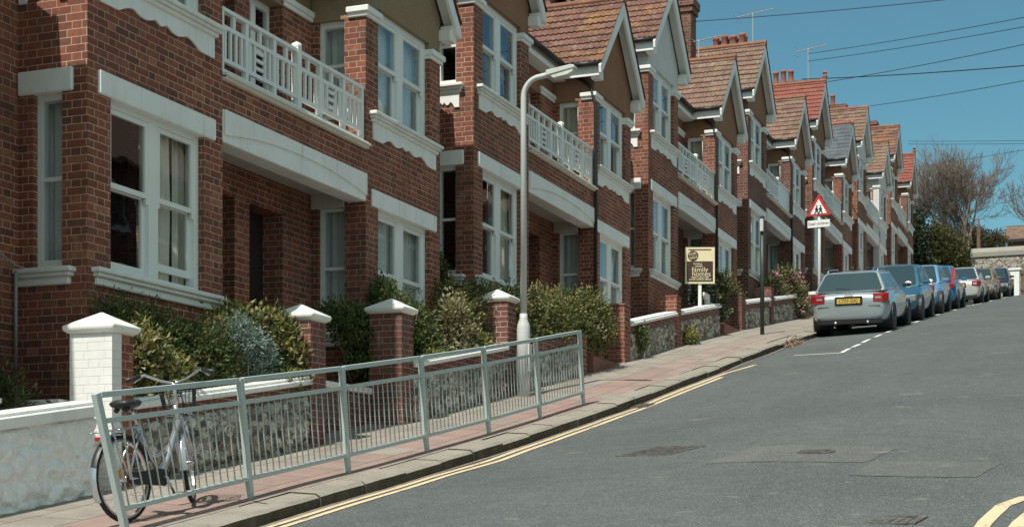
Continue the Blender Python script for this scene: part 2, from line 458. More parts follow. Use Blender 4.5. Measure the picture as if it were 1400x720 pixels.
while y < 92:                                         # kerb stones, one structure, each stone a little out of line
    ln = .86 if y < 45 else 1.8
    dx, dz = rnd.uniform(-.012, .012), rnd.uniform(-.012, .010)
    g = .006
    prof = [(2.295, -.25), (2.295, .016), (2.555, .0), (2.60 + dx, -.025), (2.612 + dx, -.25)]
    ys_ = [y + g, y + ln / 3, y + 2 * ln / 3, y + ln - g]
    rings = []
    for k, yy in enumerate(ys_):
        ch = rnd.uniform(-.010, .010) if k in (1, 2) else rnd.uniform(-.016, 0)
        rings.append([mb.v((a + (ch if i in (3, 4) else 0), yy, kz(yy) + b + dz * (i > 0) + (ch * .5 if i == 3 else 0))) for i, (a, b) in enumerate(prof)])
    for A, B in zip(rings, rings[1:]):
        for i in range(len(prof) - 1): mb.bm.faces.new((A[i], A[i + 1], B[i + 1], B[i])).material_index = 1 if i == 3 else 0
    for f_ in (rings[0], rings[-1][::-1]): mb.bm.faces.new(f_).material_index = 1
    y += ln
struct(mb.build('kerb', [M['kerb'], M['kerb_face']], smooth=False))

def ribbon(name, pts, w, mat, dz=.006, seg=.4):
    P = []
    for (a, b), (c, d) in zip(pts, pts[1:]):
        n = max(1, int(math.hypot(c - a, d - b) / seg))
        P += [(a + (c - a) * i / n, b + (d - b) * i / n) for i in range(n)]
    P.append(pts[-1])
    vs, fs = [], []
    for i, (x, yv) in enumerate(P):
        a, b = P[max(0, i - 1)], P[min(len(P) - 1, i + 1)]
        tx, ty = b[0] - a[0], b[1] - a[1]; l = math.hypot(tx, ty) or 1
        nx, ny = -ty / l * w / 2, tx / l * w / 2
        jl, jr = rnd.uniform(.94, 1.04), rnd.uniform(.94, 1.04)
        for s_ in (jl, -jr):
            X, Y = x + nx * s_, yv + ny * s_
            vs.append((X, Y, road_z(X, Y) + wob(X, Y) + dz))
    for i in range(len(P) - 1): fs.append((2 * i, 2 * i + 1, 2 * i + 3, 2 * i + 2))
    me = bpy.data.meshes.new(name); me.from_pydata(vs, [], fs)
    return struct(link(name, me, mat))
ribbon('yellow_line', [(2.72, 4), (2.72, 13.9), (2.78, 15.2), (2.72, 16.2), (2.70, 20.5), (2.74, 26.3), (2.97, 27.6)], .085, M['yellow'])
ribbon('yellow_line', [(2.87, 4), (2.87, 13.9), (2.94, 15.2), (2.87, 16.2), (2.85, 20.5), (2.88, 25.4)], .085, M['yellow'])
ribbon('yellow_line', [(8.10, 8), (8.20, 9.6), (8.24, 10.4), (8.30, 11.1), (8.42, 11.55), (8.7, 11.85), (9.3, 12.0), (12, 12.1)], .10, M['yellow'], seg=.15)
ribbon('yellow_line', [(8.32, 8), (8.40, 9.6), (8.45, 10.4), (8.53, 11.0), (8.66, 11.35), (8.9, 11.6), (9.4, 11.72), (12, 11.8)], .10, M['yellow'], seg=.15)
M['dirt'] = flat('gutter_dirt', (.20, .17, .135), .95, var=.45, scale=7)
ribbon('gutter_dirt', [(2.645, 6), (2.645, 34)], .07, M['dirt'], .008)
patch_pts = None
ribbon('parking_line', [(3.35, 29.3), (4.28, 28.95)], .08, M['roadwhite'])
mbl = []
y = 28.95
while y < 88:
    mbl.append((y, min(y + .95, 88))); y += 1.75 if y > 31 else 1.3
b_ = MB()
for ya, yb in mbl:
    n_ = 3
    for k in range(n_):
        q0, q1 = ya + (yb - ya) * k / n_, ya + (yb - ya) * (k + 1) / n_
        b_.face([(x, yy, road_z(x, yy) + wob(x, yy) + .007) for x, yy in ((4.255, q0), (4.345, q0), (4.345, q1), (4.255, q1))])
struct(b_.build('parking_line', M['roadwhite'], fix=False))
def patch(name, poly, mat, dz):
    vs, n = [], len(poly)
    mbp = MB()
    f = mbp.face([(x, yv, 0) for x, yv in poly])
    bmesh.ops.triangulate(mbp.bm, faces=mbp.bm.faces[:])
    bmesh.ops.subdivide_edges(mbp.bm, edges=mbp.bm.edges[:], cuts=5, use_grid_fill=True)
    for v in mbp.bm.verts:
        if v.is_boundary:
            v.co.x += .035 * mnoise.noise((v.co.x * 6, v.co.y * 6, 2)); v.co.y += .05 * mnoise.noise((v.co.x * 6, v.co.y * 6, 8))
    for v in mbp.bm.verts: v.co.z = road_z(v.co.x, v.co.y) + wob(v.co.x, v.co.y) + dz
    o = mbp.build(name, mat, fix=False)
    return struct(o)
patch('road_patch', [(5.52, 13.78), (5.70, 15.05), (6.35, 15.0), (7.12, 14.85), (7.0, 13.62), (6.2, 13.7)], M['patch'], .0035)
patch('road_patch', [(7.0, 12.66), (7.05, 13.62), (7.6, 13.75), (8.14, 13.7), (8.0, 12.66), (7.5, 12.6)], M['patch'], .004)
def cover(name, label, cx, cy, w, l, rz, rnd_=False):
    o = thing(name, label, 'manhole cover', (cx, cy, road_z(cx, cy) + wob(cx, cy)))
    slope = math.atan((road_z(cx, cy + .5) - road_z(cx, cy - .5)))
    o.rotation_euler = (slope, 0, rz)
    f = MB()
    if rnd_:
        f.lathe([(w * .5, -.02), (w * .5, .012), (w * .41, .012), (w * .41, -.02)], closed=True, n=24)
        f.build('frame', M['iron'], o)
        p = MB(); p.lathe([(w * .40, -.02), (w * .40, .008), (.01, .009)], n=24)
        for k in range(5): p.box(-w * .3, w * .3, -w * .3 + k * w * .14, -w * .3 + k * w * .14 + .03, .009, .016)
        p.build('lid', M['iron'], o)
    else:
        for a in (-1, 1):
            f.box(a * w / 2 - .025, a * w / 2 + .025, -l / 2, l / 2, -.03, .007)
        for a in (-1, 1):
            f.box(-w / 2 + .026, w / 2 - .026, a * l / 2 - .025, a * l / 2 + .025, -.03, .007)
        f.build('frame', M['iron'], o)
        p = MB(); p.box(-w / 2 + .03, w / 2 - .03, -l / 2 + .03, l / 2 - .03, -.03, .001)
        n = int(w / .07)
        for k in range(n):
            x = -w / 2 + .06 + k * (w - .12) / max(1, n - 1)
            p.box(x - .016, x + .016, -l / 2 + .06, l / 2 - .06, .001, .006)
        p.build('lid', M['iron'], o)
M['iron'] = flat('rusty_cast_iron', (.10, .092, .082), .9, 0, var=.6, scale=14)
cover('manhole_cover', 'rectangular iron cover in the road left of the pale tarmac patch', 4.72, 15.15, .56, .80, R(-14))
cover('manhole_cover', 'small round iron cover set inside the larger pale tarmac patch', 6.42, 14.42, .36, .36, 0, True)
cover('manhole_cover', 'rusty iron cover in the road nearest the bottom edge, beside the right yellow lines', 7.66, 10.44, .30, .30, R(-10))
gd = thing('drain_grate', 'iron gutter drain grate by the kerb uphill of the railing', 'drain', (2.74, 21.2, road_z(2.74, 21.2)))
gd.rotation_euler = (math.atan(.165), 0, 0)
p = MB(); p.box(-.13, .13, -.24, .24, -.02, .01); p.build('frame', M['iron'], gd)
p = MB()
for k in range(6): p.box(-.10, .10, -.2 + k * .075, -.17 + k * .075, .01, .022)
p.build('bars', M['iron'], gd)

# ------------------------------------------------------------------ the terrace
Y0, PER, W, LEN = 12.04, 9.41, 2.36, 8.16
LZ = [4.22, 5.50, 6.98, 8.35, 9.78, 11.22, 12.72]
GAPH = (PER - LEN) / 2      # .625
def tilegrid(mb, origin, uvec, vvec, nvec, lu, lv, pitch=.30, course=.33, amp=.028, flatt=False):
    """a sheet of interlocking tiles: u runs along the eave, v up the slope"""
    o, u, v, n = Vector(origin), Vector(uvec).normalized(), Vector(vvec).normalized(), Vector(nvec).normalized()
    nc = int(math.ceil(lv / course)); nu = int(math.ceil(lu / pitch * 6))
    for c in range(nc):
        v0 = c * course; v1 = min(lv, v0 + course)
        rows = []
        for (vv, lift) in ((v0, -.004), (v0, .030), (v1, .006)):
            row = []
            for i in range(nu + 1):
                uu = lu * i / nu
                ph = uu / pitch
                w_ = 0 if flatt else amp * (math.sin(2 * math.pi * ph) * .5 + .5) ** .7 + .004 * mnoise.noise((uu * 3, c * 7.3, origin[1]))
                dv = 0 if flatt else .010 * math.sin(2 * math.pi * ph)
                sag = .010 * mnoise.noise((uu * .8 + origin[1], v0 * .8, origin[0]))
                row.append(mb.v(o + u * uu + v * (vv + (dv if lift > 0 and vv == v0 else 0)) + n * ((w_ if lift >= 0 else 0) + lift * (.45 if flatt else 1) + sag)))
            rows.append(row)
        for A, B in zip(rows, rows[1:]):
            for i in range(nu):
                mb.bm.faces.new((A[i], A[i + 1], B[i + 1], B[i]))
def window_front(root, m, y0, y1, z0, z1, xf, kind, open_=False):
    """double sash in a wall facing the street; opening y0..y1, z0..z1; xf = outer face of frame"""
    f = MB(m); zm = (z0 + z1) / 2 + .02; mw = .16
    mid = (y0 + y1) / 2
    f.box(xf - .12, xf, y0, y0 + .075, z0, z1); f.box(xf - .12, xf, y1 - .075, y1, z0, z1)
    f.box(xf - .12, xf, y0 + .075, y1 - .075, z1 - .085, z1); f.box(xf - .12, xf + .02, y0 + .075, y1 - .075, z0, z0 + .05)
    f.box(xf - .12, xf, mid - mw / 2, mid + mw / 2, z0 + .05, z1 - .085)
    fo = f.build('window_frame', M['frame'], root, bevel=.006)
    g = MB(m)
    for a, b in ((y0 + .075, mid - mw / 2), (mid + mw / 2, y1 - .075)):
        lift = .10 if open_ and a > mid else 0
        s = MB(m)   # upper sash, forward
        xu = xf - .015
        s.box(xu - .035, xu, a, a + .05, zm - .03, z1 - .087); s.box(xu - .035, xu, b - .05, b, zm - .03, z1 - .087)
        s.box(xu - .035, xu, a + .05, b - .05, z1 - .135, z1 - .087); s.box(xu - .035, xu + .004, a, b, zm - .03, zm + .022)
        s.box(xu - .03, xu + .002, a, a + .04, zm - .085, zm - .031); s.box(xu - .03, xu + .002, b - .04, b, zm - .085, zm - .031)
        xl = xf - .06
        s.box(xl - .035, xl, a, a + .05, z0 + .052 + lift, zm); s.box(xl - .035, xl, b - .05, b, z0 + .052 + lift, zm)
        s.box(xl - .035, xl, a + .05, b - .05, z0 + .052 + lift, z0 + .13 + lift); s.box(xl - .035, xl, a + .05, b - .05, zm - .04, zm)
        s.build('sash', M['frame'], root)
        g.face([(xu - .02, a + .05, zm + .02), (xu - .02, b - .05, zm + .02), (xu - .02, b - .05, z1 - .135), (xu - .02, a + .05, z1 - .135)])
        g.face([(xl - .02, a + .05, z0 + .13 + lift), (xl - .02, b - .05, z0 + .13 + lift), (xl - .02, b - .05, zm - .04), (xl - .02, a + .05, zm - .04)])
    g.build('window_pane', M['glass'], fo, fix=False)
    if kind != 'bare':
        cm = {'curtain': M['curtain'], 'net': M['net'], 'blind': M['blind']}[kind]
        c = MB(m)
        spans = [(y0 + .02, y1 - .02)] if kind != 'curtain' else [(y0 - .02, y0 + .12), (mid + .02, mid + .46), (y1 - .20, y1)]
        for a, b in spans:
            n = max(6, int((b - a) / .018)); prev = None
            for i in range(n + 1):
                yy = a + (b - a) * i / n
                amp = .008 if kind == 'blind' else .022
                xx = xf - .17 + amp * math.sin(yy * 55) + .02 * math.sin(yy * 9) 
                pull = .10 * (1 if kind == 'curtain' else 0)
                cur = [c.v((xx, yy, z0 - .02)), c.v((xx + .01, yy + pull * (i / n - .5) * .3, zm)), c.v((xx, yy, z1))]
                if prev:
                    c.bm.faces.new((prev[0], cur[0], cur[1], prev[1])); c.bm.faces.new((prev[1], cur[1], cur[2], prev[2]))
                prev = cur
        c.build('curtain', cm, root, fix=False)
def window_side(root, m, x0, x1, z0, z1, yf, inward, kind):
    """narrow sash in a return wall (faces down or up the street). yf outer face, inward=+1/-1 direction into the house"""
    f = MB(m); zm = (z0 + z1) / 2 + .02; s = inward
    def bx(xa, xb, d0, d1, za, zb): 
        f.box(xa, xb, min(yf + s * d0, yf + s * d1), max(yf + s * d0, yf + s * d1), za, zb)
    bx(x0, x0 + .055, 0, .1, z0, z1); bx(x1 - .035, x1, 0, .1, z0, z1); bx(x0 + .055, x1 - .035, 0, .1, z1 - .08, z1); bx(x0 + .055, x1 - .035, 0, .1, z0, z0 + .09)
    bx(x0 + .055, x1 - .035, .01, .05, zm - .02, zm + .02)
    fo = f.build('window_frame', M['frame'], root)
    g = MB(m); yy = yf + s * .03
    g.face([(x0 + .055, yy, z0 + .09), (x1 - .035, yy, z0 + .09), (x1 - .035, yy, zm - .02), (x0 + .055, yy, zm - .02)])
    g.face([(x0 + .055, yy, zm + .02), (x1 - .035, yy, zm + .02), (x1 - .035, yy, z1 - .08), (x0 + .055, yy, z1 - .08)])
    g.build('window_pane', M['glass'], fo, fix=False)
    if kind != 'bare':
        c = MB(m); prev = None
        for i in range(25):
            xx = x0 - .1 + (x1 - x0 + .12) * i / 24; yv = yf + s * (.19 + .02 * math.sin(i * 1.25))
            cur = [c.v((xx, yv, z0)), c.v((xx, yv, z1))]
            if prev: c.bm.faces.new((prev[0], cur[0], cur[1], prev[1]))
            prev = cur
        c.build('curtain', {'curtain': M['curtain'], 'net': M['net'], 'blind': M['blind']}[kind], root, fix=False)

def apron_profile(y0, y1, zt, zb):
    pts = [(y0, zt), (y1, zt)]
    n = 60
    for i in range(n, -1, -1):
        u = i / n; yy = y0 + (y1 - y0) * u; q = min(u, 1 - u)
        if q < .14: h = 0
        elif q < .27: h = .085 * math.sin((q - .14) / .13 * math.pi / 2)
        else:
            w_ = (q - .27) / .23 * 2
            h = .085 - .055 * abs(math.sin(w_ * math.pi * .62 + .12)) ** .8 + .012
        pts.append((yy, zb + h))
    return pts

def house(n, side, label, o):
    m = 1 if side == 'A' else -1
    Yb = Y0 + PER * n + (0 if m == 1 else LEN)
    root = thing('terraced_house', label, 'house', (0, Yb, LZ[n]), 0, 'brick terraced houses stepping up the hill')
    BR, UP, TI = o.get('brick', M['brick']), o.get('upper', M['dash_brown']), o.get('tile', M['tile'])
    zb = -5.0
    yc = LEN / 2         # porch centre
    g = MB(m)
    F = -.23
    # street face of the bay
    g.box(F, 0, 0, .36, zb, 2.2); g.box(F, 0, 2.0, W, zb, 2.2)
    g.box(F, 0, .36, 2.0, zb, -2.0); g.box(F, 0, .36, 2.0, -.20, .95)
    # return towards the gap
    g.box(-.80, -.63, 0, .23, zb, 2.2); g.box(-.29, F, 0, .23, zb, 2.2)
    g.box(-.63, -.29, 0, .23, zb, -2.0); g.box(-.63, -.29, 0, .23, -.20, .95)
    # return towards the porch
    g.box(-.80, -.70, W - .23, W, zb, 2.2); g.box(-.31, F, W - .23, W, zb, 2.2)
    g.box(-.70, -.31, W - .23, W, zb, -2.0); g.box(-.70, -.31, W - .23, W, -.20, .95)
    # recessed wall in the gap and in the porch
    g.box(-1.03, -.80, -GAPH, .10, zb, 2.2)
    g.box(-1.15, -.80, W - .10, 3.11, zb, 2.2); g.box(-1.15, -.80, 3.91, yc, zb, 2.2)
    g.box(-1.15, -.80, 3.11, 3.91, zb, -2.85); g.box(-1.15, -.80, 3.11, 3.91, -.45, .40)
    # brick over the porch beam, flush with the bays
    g.box(-.2, 0, W, yc, .163, .47)
    # party and rear walls
    g.box(-6.2, -1.04, -GAPH, -GAPH + .1, zb, 2.6); g.box(-6.2, -1.16, yc - .06, yc, zb, 2.6)
    g.box(-6.45, -6.2, -GAPH, yc, zb, 2.4)
    wall = g.build('wall', BR, root)
    # upper rendered walls and gable
    g = MB(m)
    g.prism([(0, 2.33), (.36, 2.33), (.36, 2.42), (2.0, 2.42), (2.0, 2.33), (W, 2.33), (W, 2.86), (1.18, 4.20), (0, 2.86)], F, -.004)
    g.box(-.80, F, .004, .22, 2.2, 2.9); g.box(-.80, F, W - .22, W - .004, 2.2, 2.9)
    g.box(-1.03, -.804, -GAPH, .0, 2.2, 3.0); g.box(-1.15, -.804, W, yc, 2.2, 3.0)
    g.build('upper_wall', UP, root)
    if o.get('whitebay'):
        w2 = MB(m)
        w2.box(-.02, .012, .0, .355, .47, 2.195); w2.box(-.02, .012, 2.005, W, .47, 2.195)
        w2.box(-.02, .012, .36, 2.0, -.0, .93); w2.box(-.8, -.02, -.012, .0, .47, 2.195) 
        w2.box(-.23, .01, W + .001, W + .014, -1.9, 2.195)
        w2.box(-.02, .012, W, yc, .17, .47); w2.box(-.02, .012, 2.005, W, zb, -.235)
        w2.build('white_render', M['dash_white'], root)
    # white mouldings at the bay head
    for a, b in ((-.0, .36), (2.0, W)):
        g = MB(m)
        g.box(-.25, .035, a - (.035 if a <= 0 else 0.), b + (.035 if a > 1 else 0.), 2.2, 2.254)
        g.box(-.26, .065, a - (.065 if a <= 0 else 0.02), b + (.065 if a > 1 else .02), 2.254, 2.33)
        g.build('string_course', M['white'], root, bevel=.008)
    g = MB(m); g.box(-.80, -.762, W + .001, 3.11, 2.2, 2.255); g.box(-.80, -.74, W + .001, 3.14, 2.255, 2.33); g.build('string_course', M['white'], root, bevel=.008)
    g = MB(m); g.box(-.80, -.762, -GAPH, -.001, 2.2, 2.255); g.box(-.80, -.74, -GAPH, -.001, 2.255, 2.33)
    g.build('string_course', M['white'], root, bevel=.008)
    # lintels
    g = MB(m)
    g.box(-.10, .028, .16, 2.20, -.23, 0)
    g.build('lintel', M['white'], root, bevel=.012)
    g = MB(m); g.box(-.795, -.16, -.028, .10, -.225, .0); g.build('lintel', M['white'], root, bevel=.012)
    g = MB(m); g.box(-.795, -.31, W - .10, W + .028, -.25, -.02); g.build('lintel', M['plaster'], root, bevel=.01)
    # ground floor sills
    for (xa, xb, ya, yb, ax) in ((0, 0, .06, 2.30, 'f'), (0, 0, 0, 0, 'g'), (0, 0, 0, 0, 'p')):
        g = MB(m)
        if ax == 'f':
            g.box(-.10, .10, .06, 2.30, -1.945, -1.895); g.box(-.10, .075, .085, 2.275, -1.985, -1.945); g.box(-.10, .04, .11, 2.25, -2.06, -1.985)
        elif ax == 'g':
            g.box(-.797, -.13, -.10, .10, -1.945, -1.895); g.box(-.797, -.155, -.075, .10, -1.985, -1.945); g.box(-.797, -.19, -.04, .10, -2.06, -1.985)
        else:
            g.box(-.797, -.20, W - .1, W + .09, -1.945, -1.895); g.box(-.797, -.22, W - .1, W + .07, -1.985, -1.945); g.box(-.797, -.25, W - .1, W + .04, -2.06, -1.985)
        g.build('window_sill', M['coping'], root, bevel=.01)
    # first floor sill with scalloped apron
    g = MB(m)
    g.box(-.10, .11, .10, 2.26, .955, 1.005); g.box(-.10, .085, .125, 2.235, .92, .955); g.box(-.10, .055, .15, 2.21, .875, .92)
    sl = g.build('window_sill', M['coping'], root, bevel=.01)
    g = MB(m); g.prism(apron_profile(.19, 2.17, .874, .65), .002, .024); g.build('apron', M['white'], sl)
    g = MB(m)
    g.box(-.797, -.15, -.11, .10, .955, 1.005); g.box(-.797, -.175, -.085, .10, .92, .955); g.box(-.797, -.2, -.055, .10, .875, .92)
    sl = g.build('window_sill', M['coping'], root, bevel=.01)
    g = MB(m); g.prism(apron_profile(-.78, -.23, .874, .65), -.024, -.002, 'y'); g.build('apron', M['white'], sl)
    g = MB(m)
    g.box(-.797, -.2, W - .1, W + .085, .955, 1.005); g.box(-.797, -.24, W - .1, W + .055, .9, .955)
    g.build('window_sill', M['coping'], root, bevel=.01)
    # windows
    kd = o.get('kinds', ['net', 'curtain', 'curtain'])
    window_front(root, m, .36, 2.0, -1.895, -.20, -.07, kd[0], o.get('open', False))
    window_front(root, m, .36, 2.0, 1.005, 2.42, -.07, kd[1])
    window_side(root, m, -.63, -.29, -1.895, -.20, .07, 1, kd[2])
    window_side(root, m, -.63, -.29, 1.005, 2.2, .07, 1, kd[2])
    window_side(root, m, -.70, -.31, -1.895, -.20, W - .07, -1, kd[2])
    window_side(root, m, -.70, -.31, 1.005, 2.2, W - .07, -1, kd[1])
    # porch: beam, ceiling, floor, door
    g = MB(m)
    g.box(-.25, .012, W + .003, yc - .002, -.20, .16)
    bm_ = g.build('porch_beam', M['white'], root, bevel=.01)
    g = MB(m); poly = [(W + .01, .155), (yc - .006, .155)]
    for i in range(13):
        u = i / 12; yy = yc - .006 + (W + .12 - yc) * u
        poly.append((yy, .02 - .13 * u ** 2.2))
    poly.append((W + .01, -.12))
    g.prism(poly, .010, .030); g.build('beam_panel', M['white'], bm_)
    g = MB(m); g.box(-.80, -.25, W + .002, yc, -.06, .12); g.build('porch_ceiling', M['plaster'], root)
    g = MB(m); g.box(-.80, .06, W + .004, yc, .473, .56); g.box(-.1, .09, W + .004, yc, .50, .535); g.build('balcony_slab', M['cream'], root, bevel=.01)
    g = MB(m); g.box(-.80, .0, W + .004, yc, -3.05, -2.85); g.build('porch_floor', M['path_tile'], root)
    g = MB(m); g.box(-1.14, -1.08, 3.115, 3.905, -2.85, -.45)
    for za, zc in ((-2.65, -1.85), (-1.65, -.75)):
        for ya in (3.2, 3.56): g.box(-1.07, -1.06, ya, ya + .27, za, zc)
    dr = g.build('door', o.get('door', M['door']), root)
    g = MB(m); g.tube([(-1.06, 3.22, -1.75), (-1.02, 3.22, -1.75)], .025, 8); g.build('door_knob', M['brass'], dr)
    g = MB(m)       # balcony doors
    for ya in (3.11, 3.51):
        for yb in (ya, ya + .34): g.box(-1.05, -.99, yb, yb + .06, .56, 2.2)
        g.box(-1.05, -.99, ya + .06, ya + .34, 2.12, 2.2); g.box(-1.05, -.99, ya + .06, ya + .34, .56, .8); g.box(-1.05, -.99, ya + .06, ya + .34, 1.55, 1.6)
    bd = g.build('balcony_door', M['frame'], root)
    g = MB(m); g.face([(-1.02, 3.12, .6), (-1.02, 3.90, .6), (-1.02, 3.90, 2.2), (-1.02, 3.12, 2.2)]); g.build('window_pane', M['glass'], bd, fix=False)
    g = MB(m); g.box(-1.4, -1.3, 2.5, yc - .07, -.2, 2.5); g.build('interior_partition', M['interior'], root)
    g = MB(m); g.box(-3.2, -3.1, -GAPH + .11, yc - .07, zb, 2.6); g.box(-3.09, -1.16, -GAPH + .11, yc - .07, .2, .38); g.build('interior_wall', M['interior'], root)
    # balcony railing (half) 
    g = MB(m); xr = -.05; a0, a1 = W + .01, yc - .005
    T = .028
    def bar(ya, yb, za, zc, t=T): g.box(xr - t, xr + t, ya, yb, za, zc)
    if o.get('solid'):
        bar(a0, a1, .60, 1.24, .012)
        bar(a0, a1, 1.242, 1.29, .035)
        for k in range(5): bar(a0 + (a1 - a0 - .06) * k / 4, a0 + (a1 - a0 - .06) * k / 4 + .05, .58, 1.24, .02)
    else:
        g.box(xr - .04, xr + .04, a0, a1, 1.245, 1.285)
        for za in (1.06, .70, .575): g.box(xr - .022, xr + .022, a0, a1, za, za + .045)
        L_ = a1 - a0
        for u in (0, .30, .66): bar(a0 + L_ * u, a0 + L_ * u + .06, .57, 1.245, .03)
        for lo, hi in ((.0, .30), (.66, 1.0)):
            for k in range(4):
                yy = a0 + L_ * lo + .06 + (L_ * (hi - lo) - .06) * (k + .5) / 4
                bar(yy - .019, yy + .019, .745, 1.06, .014)
            yy = a0 + L_ * (lo + hi) / 2 + .03; bar(yy - .025, yy + .025, 1.105, 1.245, .02)
        lo, hi = a0 + L_ * .30 + .06, a0 + L_ * .66
        for k in (0, 1, 3, 4):
            yy = lo + (hi - lo) * (k + .5) / 5; bar(yy - .019, yy + .019, .745, 1.06, .014)
        for za in (.80, .89, .98): bar(lo + (hi - lo) * .33, lo + (hi - lo) * .68, za, za + .035, .014)
        yy = (lo + hi) / 2; bar(yy - .025, yy + .025, 1.105, 1.245, .02)
    rl = g.build('balcony_railing', M['frame'], root)
    if m == 1:
        g = MB(m); g.box(xr - .045, xr + .045, yc - .045, yc + .045, .54, 1.31)
        g.lathe([(.062, 1.311), (.065, 1.335), (.055, 1.36), (.005, 1.385)], (xr, yc, 0), 'z', 8)
        g.build('railing_post', M['frame'], root)
    # roof: cross gable
    rise, half, ze = 1.54, 1.36, 2.84
    sl_ = math.hypot(rise, half); yr = W / 2
    tm = MB(m); flatt = o.get('flat', False)
    Lx = 3.0; ov = o.get('ov', .24)
    kw = dict(flatt=flatt, pitch=.108, course=.218, amp=.0095)
    tilegrid(tm, (ov, yr - half - .06, ze - .02), (-1, 0, 0), (0, half, rise), (0, -rise, half), Lx, sl_ + .02, **kw)
    tilegrid(tm, (ov, yr + half + .06, ze - .02), (-1, 0, 0), (0, -half, rise), (0, rise, half), Lx, sl_ + .02, **kw)
    # main roof facing the street, in the strips either side of the gable, then rear slope
    xr0, zr0, xr1, zr1 = -.52, 2.80, -2.75, 4.86
    md = math.hypot(xr1 - xr0, zr1 - zr0)
    up = (xr1 - xr0, 0, zr1 - zr0); nn = (zr1 - zr0, 0, xr0 - xr1)
    tilegrid(tm, (xr0, -GAPH, zr0), (0, 1, 0), up, nn, yc + GAPH, md, **kw)
    tm.face([(xr1, -GAPH, zr1), (xr1, yc, zr1), (-6.6, yc, 2.2), (-6.6, -GAPH, 2.2)])
    rf = tm.build('roof', TI, root, fix=False)
    dk = MB(m)      # boarding under the tiles, blocks the light
    for s_ in (-1, 1):
        dk.prism([(yr, ze + rise - .04), (yr + s_ * half, ze - .04), (yr + s_ * half, ze - .06), (yr, ze + rise - .06)], -2.7, -.03)
    dk.prism([(xr0 + .03, zr0 - .05), (xr1, zr1 - .06), (-6.5, 2.12), (-6.5, 2.06), (xr1, zr1 - .13), (xr0 + .03, zr0 - .12)], -GAPH, yc, 'y')
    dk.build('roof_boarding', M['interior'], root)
    rd = MB(m)
    rd.tube([(ov + .01, yr, ze + rise + .03), (-2.6, yr, ze + rise + .03)], .085, 8)
    rd.tube([(xr1, -GAPH, zr1 + .02), (xr1, yc, zr1 + .02)], .10, 8)
    if o.get('finial'): rd.lathe([(.07, 0), (.09, .1), (.05, .16), (.08, .22), (.01, .3)], (.2, yr, ze + rise + .08), 'z', 8)
    rd.build('ridge_tiles', M['ridge'] if not flatt else M['terracotta'], rf)
    # bargeboards, soffits, brackets
    b = MB(m); wv = .20
    ny, nz = rise / sl_, half / sl_
    for s_ in (-1, 1):
        e = (yr + s_ * (half + .08), ze - .10 * rise / half * .8); 
        b.prism([(yr, ze + rise - .01), (e[0], e[1]), (e[0] - s_ * .015, e[1] - .13), (e[0] - s_ * .11, e[1] - .10), (yr, ze + rise - .01 - wv * sl_ / half)], ov - .065, ov - .018)
    b.build('bargeboard', M['soffit'] if o.get('greyb') else M['white'], root)
    b = MB(m)
    for s_ in (-1, 1):
        if ov < .1: break
        b.prism([(yr, ze + rise - .07), (yr + s_ * half, ze - .07), (yr + s_ * half, ze - .085), (yr, ze + rise - .085)], .003, .172)
        e = yr + s_ * half
        b.box(.0, .172, min(e, e - s_ * .22), max(e, e - s_ * .22), ze - .30, ze - .15)
        b.box(.0, .172, min(e, e - s_ * .16), max(e, e - s_ * .16), ze - .15, ze - .08)
    b.build('soffit', M['soffit'], root)
    for bx_ in [(-.52, ov - .07, min(yr + s_ * half, yr + s_ * (half + .03)), max(yr + s_ * half, yr + s_ * (half + .03)), ze - .26, ze - .07) for s_ in (-1, 1)] + \
            [(-.55, -.521, -GAPH, yr - half - .03, ze - .26, ze - .07), (-.55, -.521, yr + half + .03, yc, ze - .26, ze - .07)]:
        b = MB(m); b.box(*bx_); b.build('fascia', M['white'], root)
    for bx_ in ((-.80, -.551, -GAPH, -.0, ze - .25, ze - .23), (-.80, -.551, W, yc, ze - .25, ze - .23)):
        b = MB(m); b.box(*bx_); b.build('soffit', M['soffit'], root)
    for P_ in [[(ov - .07, yr + s_ * (half + .085), ze - .05), (-.46, yr + s_ * (half + .085), ze - .05)] for s_ in (-1, 1)] + \
            [[(-.46, -GAPH, ze - .06), (-.46, yr - half - .04, ze - .06)], [(-.46, yr + half + .04, ze - .06), (-.46, yc, ze - .06)]]:
        b = MB(m); b.tube(P_, .048, 8); b.build('gutter', M['black'], root, smooth=True)
    if o.get('pipe'):
        b = MB(m); yp = W + .05
        b.tube([(-.46, yp, ze - .1), (-.05, yp, ze - .4), (.045, yp - .02, 2.05), (.05, yp - .02, zb + 1.0)], .033, 8)
        b.build('drainpipe', M['black'], root, smooth=True)
    if o.get('stack'):
        b = MB(m); zt = 6.55; yy = -GAPH
        xf_ = o.get('stackx', -1.85)
        b.box(-3.15, xf_, yy - .27, yy + .27, 2.5, zt - .35); b.box(-3.2, xf_ + .05, yy - .32, yy + .32, zt - .35, zt - .2); b.box(-3.24, xf_ + .09, yy - .36, yy + .36, zt - .2, zt)
        ck = b.build('chimney_stack', M['brick_dark'], root)
        for k in range(o['stack']):
            xx = -2.98 + .29 * k
            for dy in ((-.14, .14) if o['stack'] > 3 else (0,)):
                p = MB(m); h_ = .50 + .04 * ((k * 3) % 2)
                p.lathe([(.115, zt), (.105, zt + .04), (.095, zt + h_ - .10), (.115, zt + h_ - .08), (.12, zt + h_), (.075, zt + h_ + .005)], (xx, yy + dy, 0), 'z', 12)
                p.build('chimney_pot', M['terracotta'], ck, smooth=True)
    return root

